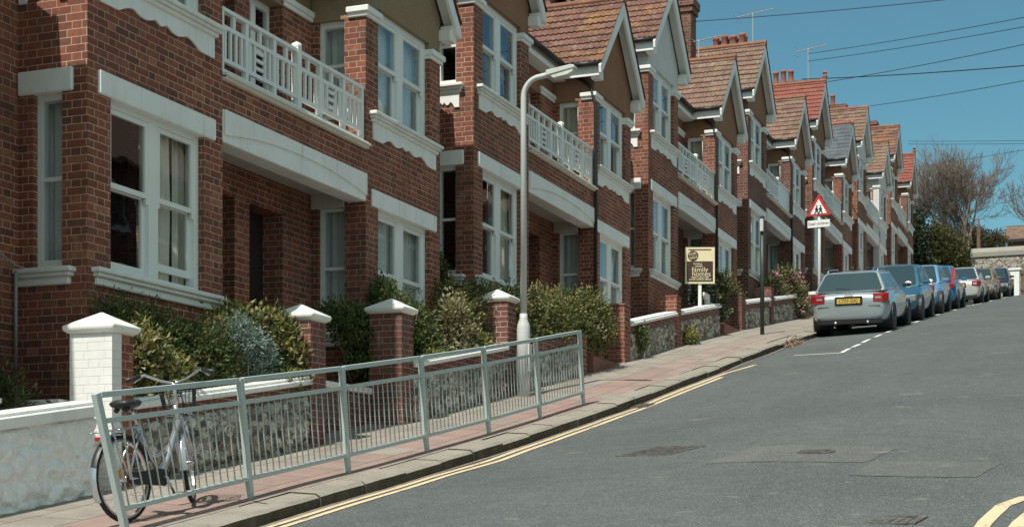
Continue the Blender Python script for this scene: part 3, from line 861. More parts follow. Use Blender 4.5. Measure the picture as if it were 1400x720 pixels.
M['brass'] = flat('brass', (.5, .36, .12), .35, .9)
HO = {}
gold, brown, wht = M['dash_gold'], M['dash_brown'], M['dash_white']
D = [
 ('A', 0, 'near red brick house with white lintels behind the white-capped white pier', dict(upper=gold, kinds=['curtain', 'net', 'net'], open=True, tile=M['tile'])),
 ('B', 0, 'red brick house with golden pebbledash, right of the nearest balcony', dict(upper=gold, kinds=['net', 'net', 'net'], pipe=0, stack=4)),
 ('A', 1, 'red brick house directly behind the tall street lamp and its hedge', dict(upper=brown, kinds=['curtain', 'bare', 'bare'])),
 ('B', 1, 'red brick house with orange lichen on its gabled tile roof, right of the street lamp', dict(upper=brown, kinds=['net', 'curtain', 'net'], pipe=1, stack=4)),
 ('A', 2, 'brick house with white rendered gable, left of the estate agent board', dict(upper=wht, kinds=['net', 'net', 'blind'], tile=M['tile'])),
 ('B', 2, 'brick house with brown tiled gable, right above the estate agent board', dict(upper=brown, kinds=['net', 'curtain', 'blind'], tile=M['tile_brown'], pipe=1, stack=4, stackx=-1.32)),
 ('A', 3, 'dark brick house with brown tiles behind the thin dark green post', dict(upper=brown, brick=M['brick_dark'], kinds=['net', 'bare', 'bare'], tile=M['tile_brown'])),
 ('B', 3, 'dark brick house with solid white balcony panels, left of the red triangle sign', dict(upper=brown, brick=M['brick_dark'], kinds=['net', 'net', 'net'], tile=M['tile_brown'], solid=1, stack=4, pipe=1)),
 ('A', 4, 'dark brick house with new red tiles and finial, behind the red triangle sign', dict(upper=brown, brick=M['brick_dark'], tile=M['tile_red'], finial=1, kinds=['net', 'bare', 'net'])),
 ('B', 4, 'brick house with a blue grey slate gable roof half way up the hill', dict(upper=brown, tile=M['slate'], flat=True, stack=3)),
 ('A', 5, 'brick house with white gable and brown tiles, next uphill of the slate roof', dict(upper=wht, tile=M['tile_brown'], whitebay=0)),
 ('B', 5, 'house with its bay painted white all the way down, near the end of the terrace', dict(upper=wht, tile=M['tile_brown'], whitebay=1, stack=3)),
 ('A', 6, 'brick house second from the top end of the terrace', dict(upper=brown, tile=M['tile'])),
 ('B', 6, 'last brick house at the top end of the terrace, beside the bare tree', dict(upper=brown, tile=M['tile_red'], finial=1, stack=3)),
]
for sd, n, lab, o in D: HO[(n, sd)] = house(n, sd, lab, o)
# the house before, down the hill: only its brick edge reaches into the picture at the far left
LZ.append(2.88)
HO[(-1, 'B')] = house(-1, 'B', 'brick house of which only a thin strip shows at the far left edge', dict(upper=gold, stack=4, ov=.05))
# ------------------------------------------------------------------ garden walls and piers
GX = .80
def pier(yc_, label, h=1.47, w=.34, d=.45, cap='pyramid', mat=None, white_part=False):
    X1 = GX + .02; zg = kz(yc_)
    o = thing('gate_pier', label, 'pier', (X1 - d / 2, yc_, zg), 0, 'brick piers along the garden walls')
    b = MB()
    if white_part:
        b.box(-d / 2, d / 2, -w / 2, -.02, -.3, h); b.build('painted_shaft', M['brick_white'], o)
        b = MB(); b.box(-d / 2, d / 2 - .004, -.018, w / 2, -.3, h); b.build('brick_shaft', mat or M['brick'], o)
    else:
        b.box(-d / 2, d / 2, -w / 2, w / 2, -.3, h); b.build('shaft', mat or M['brick_pier'], o)
    if cap == 'pyramid':
        c = MB(); e = .05
        pr = [(-.0, h), (e * .75, h + .025), (e, h + .045), (e, h + .075)]
        rings = []
        for (q, z) in pr: rings.append([c.v((sx * (d / 2 + q), sy * (w / 2 + q), z)) for sx, sy in ((-1, -1), (1, -1), (1, 1), (-1, 1))])
        rings.append([c.v((sx * .012, sy * .012, h + .205)) for sx, sy in ((-1, -1), (1, -1), (1, 1), (-1, 1))])
        for A, B in zip(rings, rings[1:]):
            for k in range(4): c.bm.faces.new((A[k], A[(k + 1) % 4], B[(k + 1) % 4], B[k]))
        c.bm.faces.new(rings[0][::-1]); c.bm.faces.new(rings[-1])
        c.build('cap', M['coping'], o, bevel=.008)
    elif cap == 'flat':
        c = MB(); c.box(-d / 2 - .012, d / 2 + .012, -w / 2 - .012, w / 2 + .012, h, h + .03); c.build('cap', mat or M['brick_pier'], o)
    return o
def gwall(ya, yb, label, mat=None, h=.85, cop=True, brick=None, name='garden_wall'):
    o = thing(name, label, 'garden wall', (GX, ya, kz(ya)), 0, 'flint garden walls along the pavement')
    def run(b, x0, x1, z0, z1, wobv=0):
        ys = fr(ya, yb, .4); prev = None
        for yy in ys:
            k = kz(yy) - kz(ya)
            cur = [b.v((x, yy - ya, k + z)) for x, z in ((x0, z0), (x1, z0), (x1, z1), (x0, z1))]
            if prev:
                for i in range(4): b.bm.faces.new((prev[i], prev[(i + 1) % 4], cur[(i + 1) % 4], cur[i]))
            else: b.bm.faces.new(cur[::-1])
            prev = cur
        b.bm.faces.new(prev)
    ztop = h - (.18 if mat is None else .1)
    near = ya < 40
    b = MB(); run(b, -.28, -.03 if near else 0, -.3, ztop); wl_ = b.build('wall', mat or M['flint'], o)
    if near:                                          # the rough face: every flint stands out of the mortar
        st_ = .018 if ya < 8 else .026 if ya < 20 else .045
        ny_, nz_ = int((yb - ya) / st_), int((ztop + .15) / st_)
        vs, fs = [], []
        for i in range(ny_ + 1):
            yy = ya + (yb - ya) * i / ny_
            for j in range(nz_ + 1):
                zz = -.15 + (ztop + .15) * j / nz_ + kz(yy)
                p = (yy * 1.0, zz * 1.15, 3.1)
                if mat is None:
                    d_ = mnoise.voronoi((yy * 10.5, zz * 11.5, ya))[0]; q = .055 * min(1, max(0, (d_[1] - d_[0]) * 2.2)) ** .6
                else:
                    d_ = mnoise.voronoi((yy * 7.0 + .25 * mnoise.noise((yy * 9, zz * 9, 2)), zz * 8.5, 3.7))[0]
                    q = .050 * max(0, 1 - (d_[0] * 1.25) ** 2) + .022 * mnoise.fractal((yy * 9, zz * 11, 1.7), .9, 2.1, 3)
                    if mnoise.noise((yy * 5.1, zz * 6.3, 9.2)) > .38: q -= .03
                q *= min(1, (nz_ - j) / 2.)
                vs.append((-.03 + q, yy - ya, zz - kz(ya)))
        for i in range(ny_):
            for j in range(nz_):
                k = i * (nz_ + 1) + j; fs.append((k, k + nz_ + 1, k + nz_ + 2, k + 1))
        me = bpy.data.meshes.new('rough_face'); me.from_pydata(vs, [], fs); link('rough_face', me, mat or M['flint'], o, True)
    if mat is None:
        b = MB(); run(b, -.275, -.004, h - .18, h - .06); b.build('brick_course', M['brick_pier'], o)
    if cop:
        b = MB(); run(b, -.33, .055, h - (.06 if mat is None else .1), h - .0); run(b, -.27, .02, h + .0, h + .035)
        b.build('coping', M['coping'], o, bevel=.012)
    return o
# pair 0
gwall(5.5, 11.1, 'white painted rough flint wall at the lower left with a white coping', mat=M['flint_white'], h=.88)
dv = MB(); dv.box(-.8, GX - .46, 11.22, 11.40, -.5, kz(11.3) + .87); dv.box(-.8, GX - .47, 11.19, 11.43, kz(11.3) + .872, kz(11.3) + .915)
tag(dv.build('dividing_wall', M['brick_white']), 'low white painted brick dividing wall behind the white pier', 'garden wall')
pier(11.45, 'white painted pier with white pyramid cap beside the bicycle', white_part=True, w=.32, mat=M['brick'])
gwall(11.62, 14.88, 'flint garden wall right behind the bicycle, white coping on top')
pier(15.06, 'left brick pier of the first gate, its white cap touched by golden leaves')
pier(17.37, 'right brick pier of the first gate with a clean white pyramid cap')
gwall(17.55, 20.76, 'flint wall with white coping left of the street lamp')
pier(20.94, 'brick pier with white pyramid cap immediately left of the street lamp')
lw = thing('low_wall', 'low brick wall with white coping set back inside the first gateway', 'garden wall', (.25, 15.25, kz(15.9)))
b = MB(); b.box(-.12, .12, 0, 1.95, -.6, .70); b.build('wall', M['brick_dark'], lw)
b = MB(); b.box(-.17, .17, -.02, 1.95, .70, .78); b.build('coping', M['coping'], lw, bevel=.01)
# pair 1
gwall(21.12, 24.05, 'flint wall below the clipped variegated hedge, behind the last railing panel', cop=False)
pier(24.22, 'brick pier at the right end of the variegated hedge', h=.80, cap=None, mat=M['brick'])
pier(26.70, 'square uncapped brick pier just uphill of the railing', h=1.12, w=.38, cap='flat', mat=M['brick'])
gwall(26.90, 30.08, 'flint wall with sunlit white coping between two uncapped brick piers', h=.80)
pier(30.26, 'brick pier with sunlit side, left of the estate agent board', h=1.10, cap='flat', mat=M['brick'])
# pair 2
gwall(30.45, 33.8, 'flint wall with broad pale coping under the estate agent board', h=.79)
pier(36.15, 'dark brick gate pier left of the thin green post', h=.92, w=.4, cap='flat', mat=M['brick_dark'])
gwall(36.4, 39.2, 'flint wall behind the foot of the thin green post', h=.76)
pier(39.5, 'pale sunlit brick pier just right of the thin green post', h=1.02, cap='flat', mat=M['brick_pier'])
gwall(39.75, 43.5, 'flint wall under the pink flowering bush', h=.76)
pier(43.7, 'brick pier half hidden by the pink flowering bush', h=1.0, cap='flat', mat=M['brick_dark'])
for i, (a, b_) in enumerate([(46, 49.2), (49.6, 52.8), (55.2, 58.4), (58.8, 62), (64.6, 67.8), (68.2, 71.4)]):
    gwall(a, b_, ['flint wall behind the two middle blue cars', 'flint wall hidden behind the small light blue car', 'flint wall behind the bright blue hatchback',
                 'flint wall between the bright blue and silver hatchbacks', 'flint wall behind the silver hatchback', 'flint wall behind the golden brown car'][i], h=.78)
    pier(b_ + .2, ['brick pier behind the roof of the dark blue car', 'brick pier behind the small light blue car', 'brick pier behind the bright blue hatchback',
                 'brick pier uphill of the bright blue hatchback', 'brick pier behind the silver hatchback', 'brick pier behind the golden brown car'][i], h=1.0, cap='flat', mat=M['brick'])
# garden soil and paths
def bed(name, ya, yb, h, mat, x0=-.8, x1=.5):
    return sheet(name, fr(x0, x1, .33), fr(ya, yb, .5), lambda x, y: kz(y) + h + .02 * mnoise.noise((x * 5, y * 5, 1)), mat)
for n in range(7):
    b0 = Y0 + PER * n
    bed('garden_soil', b0 - .4, b0 + 3.0, .55, M['soil']); bed('garden_soil', b0 + 5.3, b0 + 8.7, .55, M['soil'])
    pz = MB()
    ya, yb = b0 + 3.2, b0 + 5.1
    for k, (xa, xb, zf) in enumerate(((.45, .85, .22), (.1, .45, .40), (-.8, .1, .58))):
        if n == 0: break
        pz.box(xa, xb, ya, yb, kz(ya) - .5, kz((ya + yb) / 2) + zf + (.1 if k else 0))
    if n: tag(pz.build('garden_step', M['path_tile']), ['', 'red tiled entrance steps uphill of the last railing post', 'red tiled entrance steps between estate agent board and green post',
        'entrance steps beside the pink flowering bush', 'entrance steps behind the dark blue car', 'entrance steps behind the bright blue hatchback', 'entrance steps at the last doors of the terrace'][n], 'steps')

# ------------------------------------------------------------------ foliage
def leaf_mat(name, a, b, c=None, rough=.55, trans=.25):
    t = NT(name); p = t.pos()
    r = t.white(t.comb(*[t.math('FLOOR', t.math('MULTIPLY', q, 28)) for q in t.sep(p)]))
    n = t.noise(p, 3.0, 4)
    col = t.mix(r, c4(a), c4(b))
    if c: col = t.mix(t.mapr(n, .5, .68), col, c4(c))
    t.base(col, rough, 0, .35)
    tl = t.n('ShaderNodeBsdfTranslucent'); t.lk(col, tl.inputs[0])
    mx = t.n('ShaderNodeMixShader'); mx.inputs[0].default_value = trans
    t.lk(t.b.outputs[0], mx.inputs[1]); t.lk(tl.outputs[0], mx.inputs[2]); t.lk(mx.outputs[0], t.out.inputs[0])
    return t.mat
M['lf_dark'] = leaf_mat('dark_green_leaf', (.045, .075, .022), (.09, .13, .04))
M['lf_deep'] = leaf_mat('deep_green_leaf', (.012, .02, .010), (.03, .042, .018))
M['lf_mid'] = leaf_mat('mid_green_leaf', (.085, .125, .035), (.16, .20, .06))
M['lf_gold'] = leaf_mat('golden_leaf', (.23, .22, .06), (.38, .33, .12))
M['lf_cream'] = leaf_mat('cream_edged_leaf', (.26, .24, .13), (.40, .36, .22))
M['lf_grey'] = leaf_mat('blue_grey_leaf', (.20, .28, .235), (.30, .38, .325))
M['lf_brown'] = leaf_mat('brown_green_leaf', (.07, .055, .02), (.13, .09, .035))
M['lf_olive'] = leaf_mat('olive_leaf', (.07, .075, .025), (.13, .12, .045))
M['petal'] = leaf_mat('pink_petal', (.55, .16, .26), (.65, .28, .36))
M['twig'] = flat('grey_brown_twig', (.15, .12, .09), .9, var=.3, scale=9)
M['bark'] = flat('tree_bark', (.215, .165, .13), .95, var=.35, scale=5)
def foliage(name, blobs, n, size, mats, parent, seed, aspect=2.0, clump=9, droop=0):
    """leaf blades grown in clumps through the volume of several ellipsoids; returns one mesh object"""
    r = random.Random(seed); vs, fs, mi = [], [], []
    vols = [b[3] * b[4] * b[5] for b in blobs]; tot = sum(vols)
    ncl = max(1, int(n * 1.5) // clump)
    for _ in range(ncl):
        q = r.uniform(0, tot); k = 0
        while q > vols[k] and k < len(blobs) - 1: q -= vols[k]; k += 1
        bx, by, bz, rx, ry, rz = blobs[k][:6]
        while True:
            d = Vector((r.gauss(0, 1), r.gauss(0, 1), r.gauss(0, 1))).normalized()
            rad = r.uniform(0, 1) ** .42 * (1 + (.3 * r.random() if r.random() < .10 else 0))
            bump_ = 1 + .28 * mnoise.noise((d.x * 2.2 + bx, d.y * 2.2 + by, d.z * 2.2 + bz + seed))
            break
        cpt = Vector((bx + d.x * rx * rad * bump_, by + d.y * ry * rad * bump_, bz + d.z * rz * rad * bump_))
        w = r.random(); mm = 0
        wt = [m_[1] for m_ in mats]; s_ = sum(wt); acc = 0
        nz = mnoise.noise((cpt.x * 2.5, cpt.y * 2.5, cpt.z * 2.5 + seed)) * .35
        w = min(.999, max(0, w + nz))
        for i, ww in enumerate(wt):
            acc += ww / s_
            if w <= acc: mm = i; break
        for _l in range(clump):
            ax = Vector((d.x + r.gauss(0, .7), d.y + r.gauss(0, .7), d.z * .6 + .35 - droop + r.gauss(0, .6))).normalized()
            sd = ax.cross(Vector((r.gauss(0, 1), r.gauss(0, 1), r.gauss(0, 1)))).normalized()
            nn = ax.cross(sd)
            L_ = size * r.uniform(.65, 1.35); wd = L_ / aspect / 1.7
            b_ = cpt + Vector((r.gauss(0, 1), r.gauss(0, 1), r.gauss(0, 1))) * size * .9
            i0 = len(vs)
            vs += [b_, b_ + ax * L_ * .5 + sd * wd + nn * wd * .35, b_ + ax * L_ - nn * wd * .3, b_ + ax * L_ * .5 - sd * wd + nn * wd * .35]
            fs.append((i0, i0 + 1, i0 + 2, i0 + 3)); mi.append(mm)
    me = bpy.data.meshes.new(name); me.from_pydata([tuple(v) for v in vs], [], fs)
    o = link(name, me, [m_[0] for m_ in mats], parent)
    me.polygons.foreach_set('material_index', mi)
    return o
def stems(parent, pts, r0, seed, mat=None, name='stems'):
    r = random.Random(seed); b = MB()
    for (p0, p1) in pts:
        p0, p1 = Vector(p0), Vector(p1); ps = []
        for i in range(5):
            u = i / 4; ps.append(p0.lerp(p1, u) + Vector((r.gauss(0, .02), r.gauss(0, .02), 0)) * (1 if 0 < i else 0))
        b.tube(ps, [r0 * (1 - .7 * i / 4) for i in range(5)], 5)
    return b.build(name, mat or M['twig'], parent, smooth=True)
def shrub(label, base, blobs, n, size, mats, seed, aspect=2.0, nst=7, name='shrub', cat='shrub', clump=9, height=None):
    o = thing(name, label, cat, base)
    B = [(b[0] - base[0], b[1] - base[1], b[2] - base[2], *b[3:]) for b in blobs]
    foliage('foliage', B, n, size, mats, o, seed, aspect, clump)
    r = random.Random(seed + 1)
    pts = []
    for k in range(nst):
        b = B[k % len(B)]
        e = (b[0] + r.uniform(-.8, .8) * b[3], b[1] + r.uniform(-.8, .8) * b[4], b[2] + r.uniform(.1, .9) * b[5])
        pts.append(((b[0] * .6 + r.gauss(0, .06), b[1] * .6 + r.gauss(0, .06), -.1), e))
    stems(o, pts, .016, seed)
    return o
def gz(y): return kz(y) + .55
D_, Mi, Go, Cr, Gr, Br, Ol = (M[k] for k in ('lf_dark', 'lf_mid', 'lf_gold', 'lf_cream', 'lf_grey', 'lf_brown', 'lf_olive'))
shrub('dark green feathery shrub filling the garden behind the bicycle', (.25, 13.0, gz(13.0)),
      [(.2, 12.25, 1.66, .30, .42, .38), (.25, 12.8, 1.60, .34, .5, .40), (.32, 13.4, 1.56, .32, .45, .40), (.3, 12.5, 1.42, .35, .7, .35), (.35, 13.7, 1.5, .25, .4, .42), (.4, 13.2, 1.25, .25, .8, .25)],
      22000, .046, [(D_, 3.4), (Mi, 2.4), (Ol, 1.0), (Br, .9)], 11, 2.6)
shrub('spotted laurel with large yellow leaves beside the white pier', (.52, 12.2, gz(12.2)),
      [(.56, 12.1, 1.48, .16, .19, .22), (.58, 12.35, 1.28, .16, .24, .2), (.6, 12.15, 1.1, .13, .2, .15)], 1500, .08, [(Go, 3), (Cr, 2), (Mi, 1.5)], 12, 2.1, clump=5)
shrub('blue grey woolly bush between the two larger shrubs', (.42, 14.2, gz(14.1)),
      [(.46, 14.0, 1.82, .17, .22, .22), (.5, 14.25, 1.66, .17, .24, .24), (.5, 14.35, 1.45, .15, .18, .2)], 8000, .042, [(Gr, 5), (Mi, .2)], 13, 3.5)
shrub('golden green laurel spilling against the first brick gate pier', (.45, 14.5, gz(14.3)),
      [(.3, 14.25, 1.96, .22, .45, .20), (.42, 14.65, 1.90, .24, .36, .30), (.56, 14.72, 1.72, .2, .24, .34), (.56, 14.6, 1.4, .24, .32, .25)], 6000, .066, [(Mi, 1.8), (Go, 2.6), (Cr, 1), (D_, 1.6), (Br, .6)], 14, 2.2, nst=16, clump=6)
shrub('dark evergreen climber on the bay behind the right gate pier', (.2, 18.0, gz(17.8)),
      [(.14, 17.3, 2.32, .2, .6, .26), (.2, 18.0, 2.62, .18, .32, .42), (.25, 17.6, 2.05, .25, .6, .38), (.25, 18.7, 2.42, .22, .42, .42), (.3, 19.0, 2.15, .25, .42, .35), (.1, 16.8, 2.45, .13, .35, .12)],
      16000, .052, [(D_, 3.4), (Mi, 2.8), (Ol, 1.5)], 15, 2.2, name='climber', cat='climbing plant')
shrub('pale cream leaved bush between the right gate pier and the lamp pier', (.42, 19.8, gz(19.8)),
      [(.42, 19.7, 2.70, .17, .30, .32), (.44, 19.85, 2.5, .17, .34, .28), (.44, 19.75, 2.25, .15, .28, .22)], 2200, .06, [(Cr, 3.5), (Ol, 1.5), (Go, .8)], 16, 2.0, nst=16, clump=6)
shrub('small yellow green bush at the foot of the pier left of the lamp', (.46, 20.3, gz(20.2)),
      [(.5, 20.3, 2.42, .15, .25, .18), (.46, 18.85, 2.0, .16, .28, .26)], 2000, .055, [(Go, 1.5), (Mi, 2.6)], 26, 2.2)
hb = []
for k in range(9):
    yy = 20.2 + k * .6; hx_ = .22 + .055 * k
    hb.append((hx_, yy, kz(yy) + 1.43 - .04 * k, .34, .46, .40)); hb.append((hx_ + .04, yy + .2, kz(yy) + 1.0 - .02 * k, .34, .46, .42))
shrub('long clipped hedge with cream and gold leaves behind the street lamp', (.3, 22.8, gz(22.8)), hb, 30000, .048, [(D_, 1.5), (Mi, 2.8), (Ol, 1.2), (Go, 2.3), (Cr, 1.0)], 17, 2.0, nst=14, name='hedge', cat='hedge')
shrub('dusty ivy and grass hanging over the low white dividing wall', (.0, 10.9, kz(10.9) + .5),
      [(-.3, 10.95, kz(11) + .98, .5, .25, .17), (-.5, 10.2, kz(10.4) + 1.05, .3, .5, .22), (-.4, 10.9, kz(10.9) + 1.25, .28, .22, .2)], 2600, .07, [(D_, 3), (Br, 2), (Ol, 1)], 18, 3.5, nst=10)
shrub('variegated bush with pale leaves to the right of the estate agent board', (.4, 34.9, gz(34.9)),
      [(.3, 34.4, 5.0, .25, .4, .5), (.35, 35.1, 4.75, .25, .4, .35)], 1100, .10, [(Cr, 1.5), (D_, 2.5), (Gr, .8)], 19, 2.0)
shrub('dry yellowish bush behind the dark brick gate pier', (.3, 36.4, gz(36.4)),
      [(.25, 36.5, 5.35, .25, .6, .4), (.3, 37.3, 5.3, .2, .4, .25)], 1500, .075, [(Ol, 3), (Go, 1), (D_, 1.2)], 20, 2.2)
shrub('bush with pink flowers spilling over the wall beside the parked estate car', (.5, 42.4, gz(42.4)),
      [(.45, 41.6, kz(41.6) + 1.0, .3, .6, .42), (.5, 42.8, kz(42.8) + 1.12, .35, .8, .48), (.75, 42.9, kz(42.9) + .55, .28, .8, .42), (.5, 43.8, kz(43.8) + .85, .35, .6, .45)], 4200, .085, [(Mi, 2), (Ol, 2.5), (Cr, 1.3), (D_, 1.5), (M['petal'], .4)], 21, 1.9)
shrub('small weed tuft at the foot of the flint wall below the sunlit pier', (.95, 30.75, pave_z(.95, 30.75)),
      [(.92, 30.8, pave_z(.9, 30.8) + .15, .1, .22, .16)], 420, .06, [(Mi, 2), (Go, 1.5)], 22, 2.2, nst=3, name='weed', cat='weed')
shrub('green weeds growing on the flint wall right of the uncapped brick pier', (.86, 27.4, pave_z(.86, 27.4)),
      [(.86, 27.5, kz(27.5) + .5, .08, .3, .25)], 520, .055, [(D_, 2), (Mi, 2)], 23, 2.2, nst=4, name='weed', cat='weed')
shrub('trailing creeper in the side window recess left of the lamp', (-.25, 20.9, gz(20.9)),
      [(-.35, 20.75, 3.4, .2, .3, .55), (-.3, 20.7, 3.05, .25, .3, .35)], 2200, .055, [(D_, 3), (Mi, 1.5)], 24, 2.2, name='climber', cat='climbing plant')
# leaf litter in the gutter
lit = foliage('leaf_litter', [(2.75, 32.9, road_z(2.75, 32.9) + .03, .14, .6, .02), (2.74, 32.0, road_z(2.74, 32.0) + .02, .1, .5, .015)], 260, .05, [(M['lf_litter'] if 'lf_litter' in M else leaf_mat('dead_leaf', (.30, .19, .13), (.42, .30, .22)), 1)], None, 31, 1.6, 9, .55)
lit['kind'] = 'stuff'

# ------------------------------------------------------------------ guard railing
RX = 2.15
PY = [9.62, 11.40, 13.2, 15.02, 16.78, 18.52, 20.26]
rail = thing('guard_railing', 'grey galvanised pedestrian guard railing along the kerb', 'railing', (RX, PY[0], pave_z(RX, PY[0])))
def RL(y, h, lean=.16):     # local point on the railing, leaning square to the slope
    return Vector((0, y - PY[0] - h * lean, pave_z(RX, y) + h - pave_z(RX, PY[0])))
def rod(b, p, q, wx, wt):
    p, q = Vector(p), Vector(q); t = (q - p).normalized(); s_ = Vector((1, 0, 0)); u = t.cross(s_).normalized()
    A = [b.v(p + s_ * a * wx + u * c * wt) for a, c in ((-1, -1), (1, -1), (1, 1), (-1, 1))]
    B = [b.v(q + s_ * a * wx + u * c * wt) for a, c in ((-1, -1), (1, -1), (1, 1), (-1, 1))]
    for i in range(4): b.bm.faces.new((A[i], A[(i + 1) % 4], B[(i + 1) % 4], B[i]))
    b.bm.faces.new(A[::-1]); b.bm.faces.new(B)
leans = [.36, .17, .13, .15, .16, .16, .16]
tops = []
for i, y in enumerate(PY):
    b = MB(); rod(b, RL(y, -.1, leans[i]), RL(y, 1.0, leans[i]), .024, .030); b.build('post', M['galv'], rail, bevel=.003)
for i in range(6):
    a, c = PY[i], PY[i + 1]; la, lc = leans[i], leans[i + 1]
    def pt(u, h):
        return RL(a, h, la).lerp(RL(c, h, lc), u)
    L_ = c - a; e = .036 / L_
    for nm, h, s_ in (('top_rail', .985, .022), ('middle_rail', .80, .018), ('bottom_rail', .16, .018)):
        b = MB(); rod(b, pt(e, h), pt(1 - e, h), .021, s_); b.build(nm, M['galv'], rail, bevel=.003)
    for k in range(16):
        u = (k + 1) / 17; bend = rnd.uniform(-.01, .01) / L_
        b = MB(); b.tube([pt(u, .178), pt(u + bend, .5), pt(u, .782)], .0065, 5); b.build('bar', M['galv'], rail, smooth=True)
# ------------------------------------------------------------------ street lamp
lx, ly = 1.0, 20.95; lzv = pave_z(lx, ly)
lamp = thing('street_lamp', 'pale grey street lamp with curved arm standing behind the railing', 'street lamp', (lx, ly, lzv))
b = MB(); b.lathe([(.098, -.1), (.098, .98), (.088, 1.05), (.057, 1.13), (.056, 1.2)], n=20); b.build('base', M['post_grey'], lamp, smooth=True)
b = MB(); pts = [(0, 0, 1.18), (0, 0, 4.36)]
for k in range(1, 9):
    q = math.pi / 2 * k / 8; pts.append((.26 * (1 - math.cos(q)), 0, 4.36 + .27 * math.sin(q)))
pts.append((.40, 0, 4.65))
b.tube(pts, [.050, .042] + [.040] * 9, 14); b.build('pole', M['post_grey'], lamp, smooth=True)
b = MB(); b.prism([(.36, 4.615), (.37, 4.70), (.74, 4.745), (.80, 4.735), (.81, 4.69)], -.075, .075, 'y'); b.build('lantern_hood', M['post_grey'], lamp, bevel=.01)
b = MB(); b.prism([(.42, 4.618), (.795, 4.687), (.775, 4.635), (.70, 4.60), (.48, 4.57)], -.065, .065, 'y'); b.build('lens', M['lens'], lamp, bevel=.01)
b = MB(); b.box(.085, .112, -.06, .06, .35, .75); b.build('access_door', M['post_grey'], lamp, bevel=.004)
# ------------------------------------------------------------------ signs
def face_rot(yaw): return Matrix.Rotation(yaw, 4, 'Z')
red = flat('sign_red', (.52, .035, .03), .4); swh = flat('sign_white', (.82, .82, .78), .4); sbk = flat('sign_black', (.02, .02, .02), .5)
sx, sy = 1.05, 45.0; sz = pave_z(sx, sy)
sg = thing('warning_sign', 'red triangle warning sign with a deaf children plate on a pale pole', 'road sign', (sx, sy, sz - .33), R(-6))
b = MB(); b.lathe([(.045, -.2), (.045, 3.75)], n=12); b.build('pole', M['post_grey'], sg, smooth=True)
def tri(s_, r_, cz, yb, yf):
    b = MB(); P = []
    for k in range(3):
        q = math.pi / 2 + k * 2 * math.pi / 3
        for d in (-.5, 0, .5):
            P.append((math.cos(q) * (s_ - r_ * 2) + r_ * math.cos(q + d), cz + math.sin(q) * (s_ - r_ * 2) + r_ * math.sin(q + d)))
    b.prism(P, yb, yf, 'y'); return b
tri(.44, .04, 3.47, -.062, -.050).build('triangle', red, sg)
tri(.295, .02, 3.455, -.066, -.0625).build('triangle_face', swh, sg)
b = MB()
def kid(cx, s_):
    b.lathe([(.002, -.069), (.026 * s_, -.069), (.026 * s_, -.0665), (.002, -.0665)], (cx, 0, 3.535 * 1), 'y', 10)
    b.prism([(cx - .02 * s_, 3.50), (cx + .02 * s_, 3.50), (cx + .05 * s_, 3.42), (cx + .03 * s_, 3.40), (cx + .07 * s_, 3.31), (cx + .045 * s_, 3.30), (cx, 3.38), (cx - .05 * s_, 3.30), (cx - .075 * s_, 3.31), (cx - .03 * s_, 3.41), (cx - .06 * s_, 3.45)], -.069, -.0665, 'y')
kid(-.055, 1.0); kid(.06, .95); b.build('pictogram', sbk, sg)
b = MB(); b.box(-.33, .33, -.062, -.05, 2.92, 3.13); b.build('plate', swh, sg)
MX = Matrix.Rotation(math.pi / 2, 4, 'X')
text_mesh('Deaf children', .115, 'lettering', sbk, sg, Matrix.Translation((0, -.064, 3.025)) @ MX)
# estate agent board
bx, by = .55, 33.0
bd = thing('for_sale_board', 'cream and brown estate agent board on a white post above the flint wall', 'sign', (bx, by, kz(by) + .5), R(20))
crm = flat('board_cream', (.74, .66, .42), .5, var=.05); brn = flat('board_brown', (.055, .028, .02), .5, var=.1)
b = MB(); b.box(-.035, .035, -.03, .03, -.2, 1.4); b.build('post', swh, bd)
b = MB(); b.box(-.325, .325, -.052, -.031, .80, 1.60); b.build('board', crm, bd)
b = MB(); b.box(-.285, .285, -.056, -.053, .845, 1.29); b.build('brown_panel', brn, bd)
b = MB(); b.box(-.25, .25, -.056, -.053, 1.535, 1.555); b.build('brown_bar', brn, bd)
b = MB(); b.lathe([(.001, -.056), (.115, -.056), (.115, -.053), (.001, -.053)], (-.15, 0, 1.41), 'y', 24); b.build('roundel', brn, bd)
for tx, ss, zz in (('FOR', .085, .04), ('SALE', .085, -.04)):
    text_mesh(tx, ss, 'lettering', crm, bd, Matrix.Translation((-.15, -.0575, 1.41)) @ Matrix.Rotation(R(-14), 4, 'Y') @ Matrix.Translation((0, 0, zz)) @ MX)
for tx, ss, xx, zz in (('finding', .07, -.05, 1.235), ('your', .09, -.02, 1.185), ('family', .155, .0, 1.105), ('homes', .155, .03, 1.01)):
    text_mesh(tx, ss, 'lettering', crm, bd, Matrix.Translation((xx, -.0575, zz)) @ MX)
b = MB(); r_ = random.Random(3)
for zz, x0_, x1_ in ((.935, -.19, .2), (.89, -.24, .24)):          # two lines too small to read: broken strokes
    x_ = x0_
    while x_ < x1_:
        w_ = r_.uniform(.006, .022); b.box(x_, x_ + w_, -.0575, -.0562, zz - .012, zz + r_.choice((.008, .016))); x_ += w_ + r_.uniform(.005, .014)
b.build('small_print', crm, bd)
# white crate leaning behind the wall
b = MB(); b.box(-.02, .02, 0, .5, 0, .36); b.box(-.03, .10, 0, .03, 0, .2); b.box(.02, .16, .05, .45, 0, .12)
wc = b.build('white_panel', swh); wc.location = (.5, 33.55, kz(33.6) + .74); tag(wc, 'bright white folded panel lying on the wall right of the board post', 'panel')
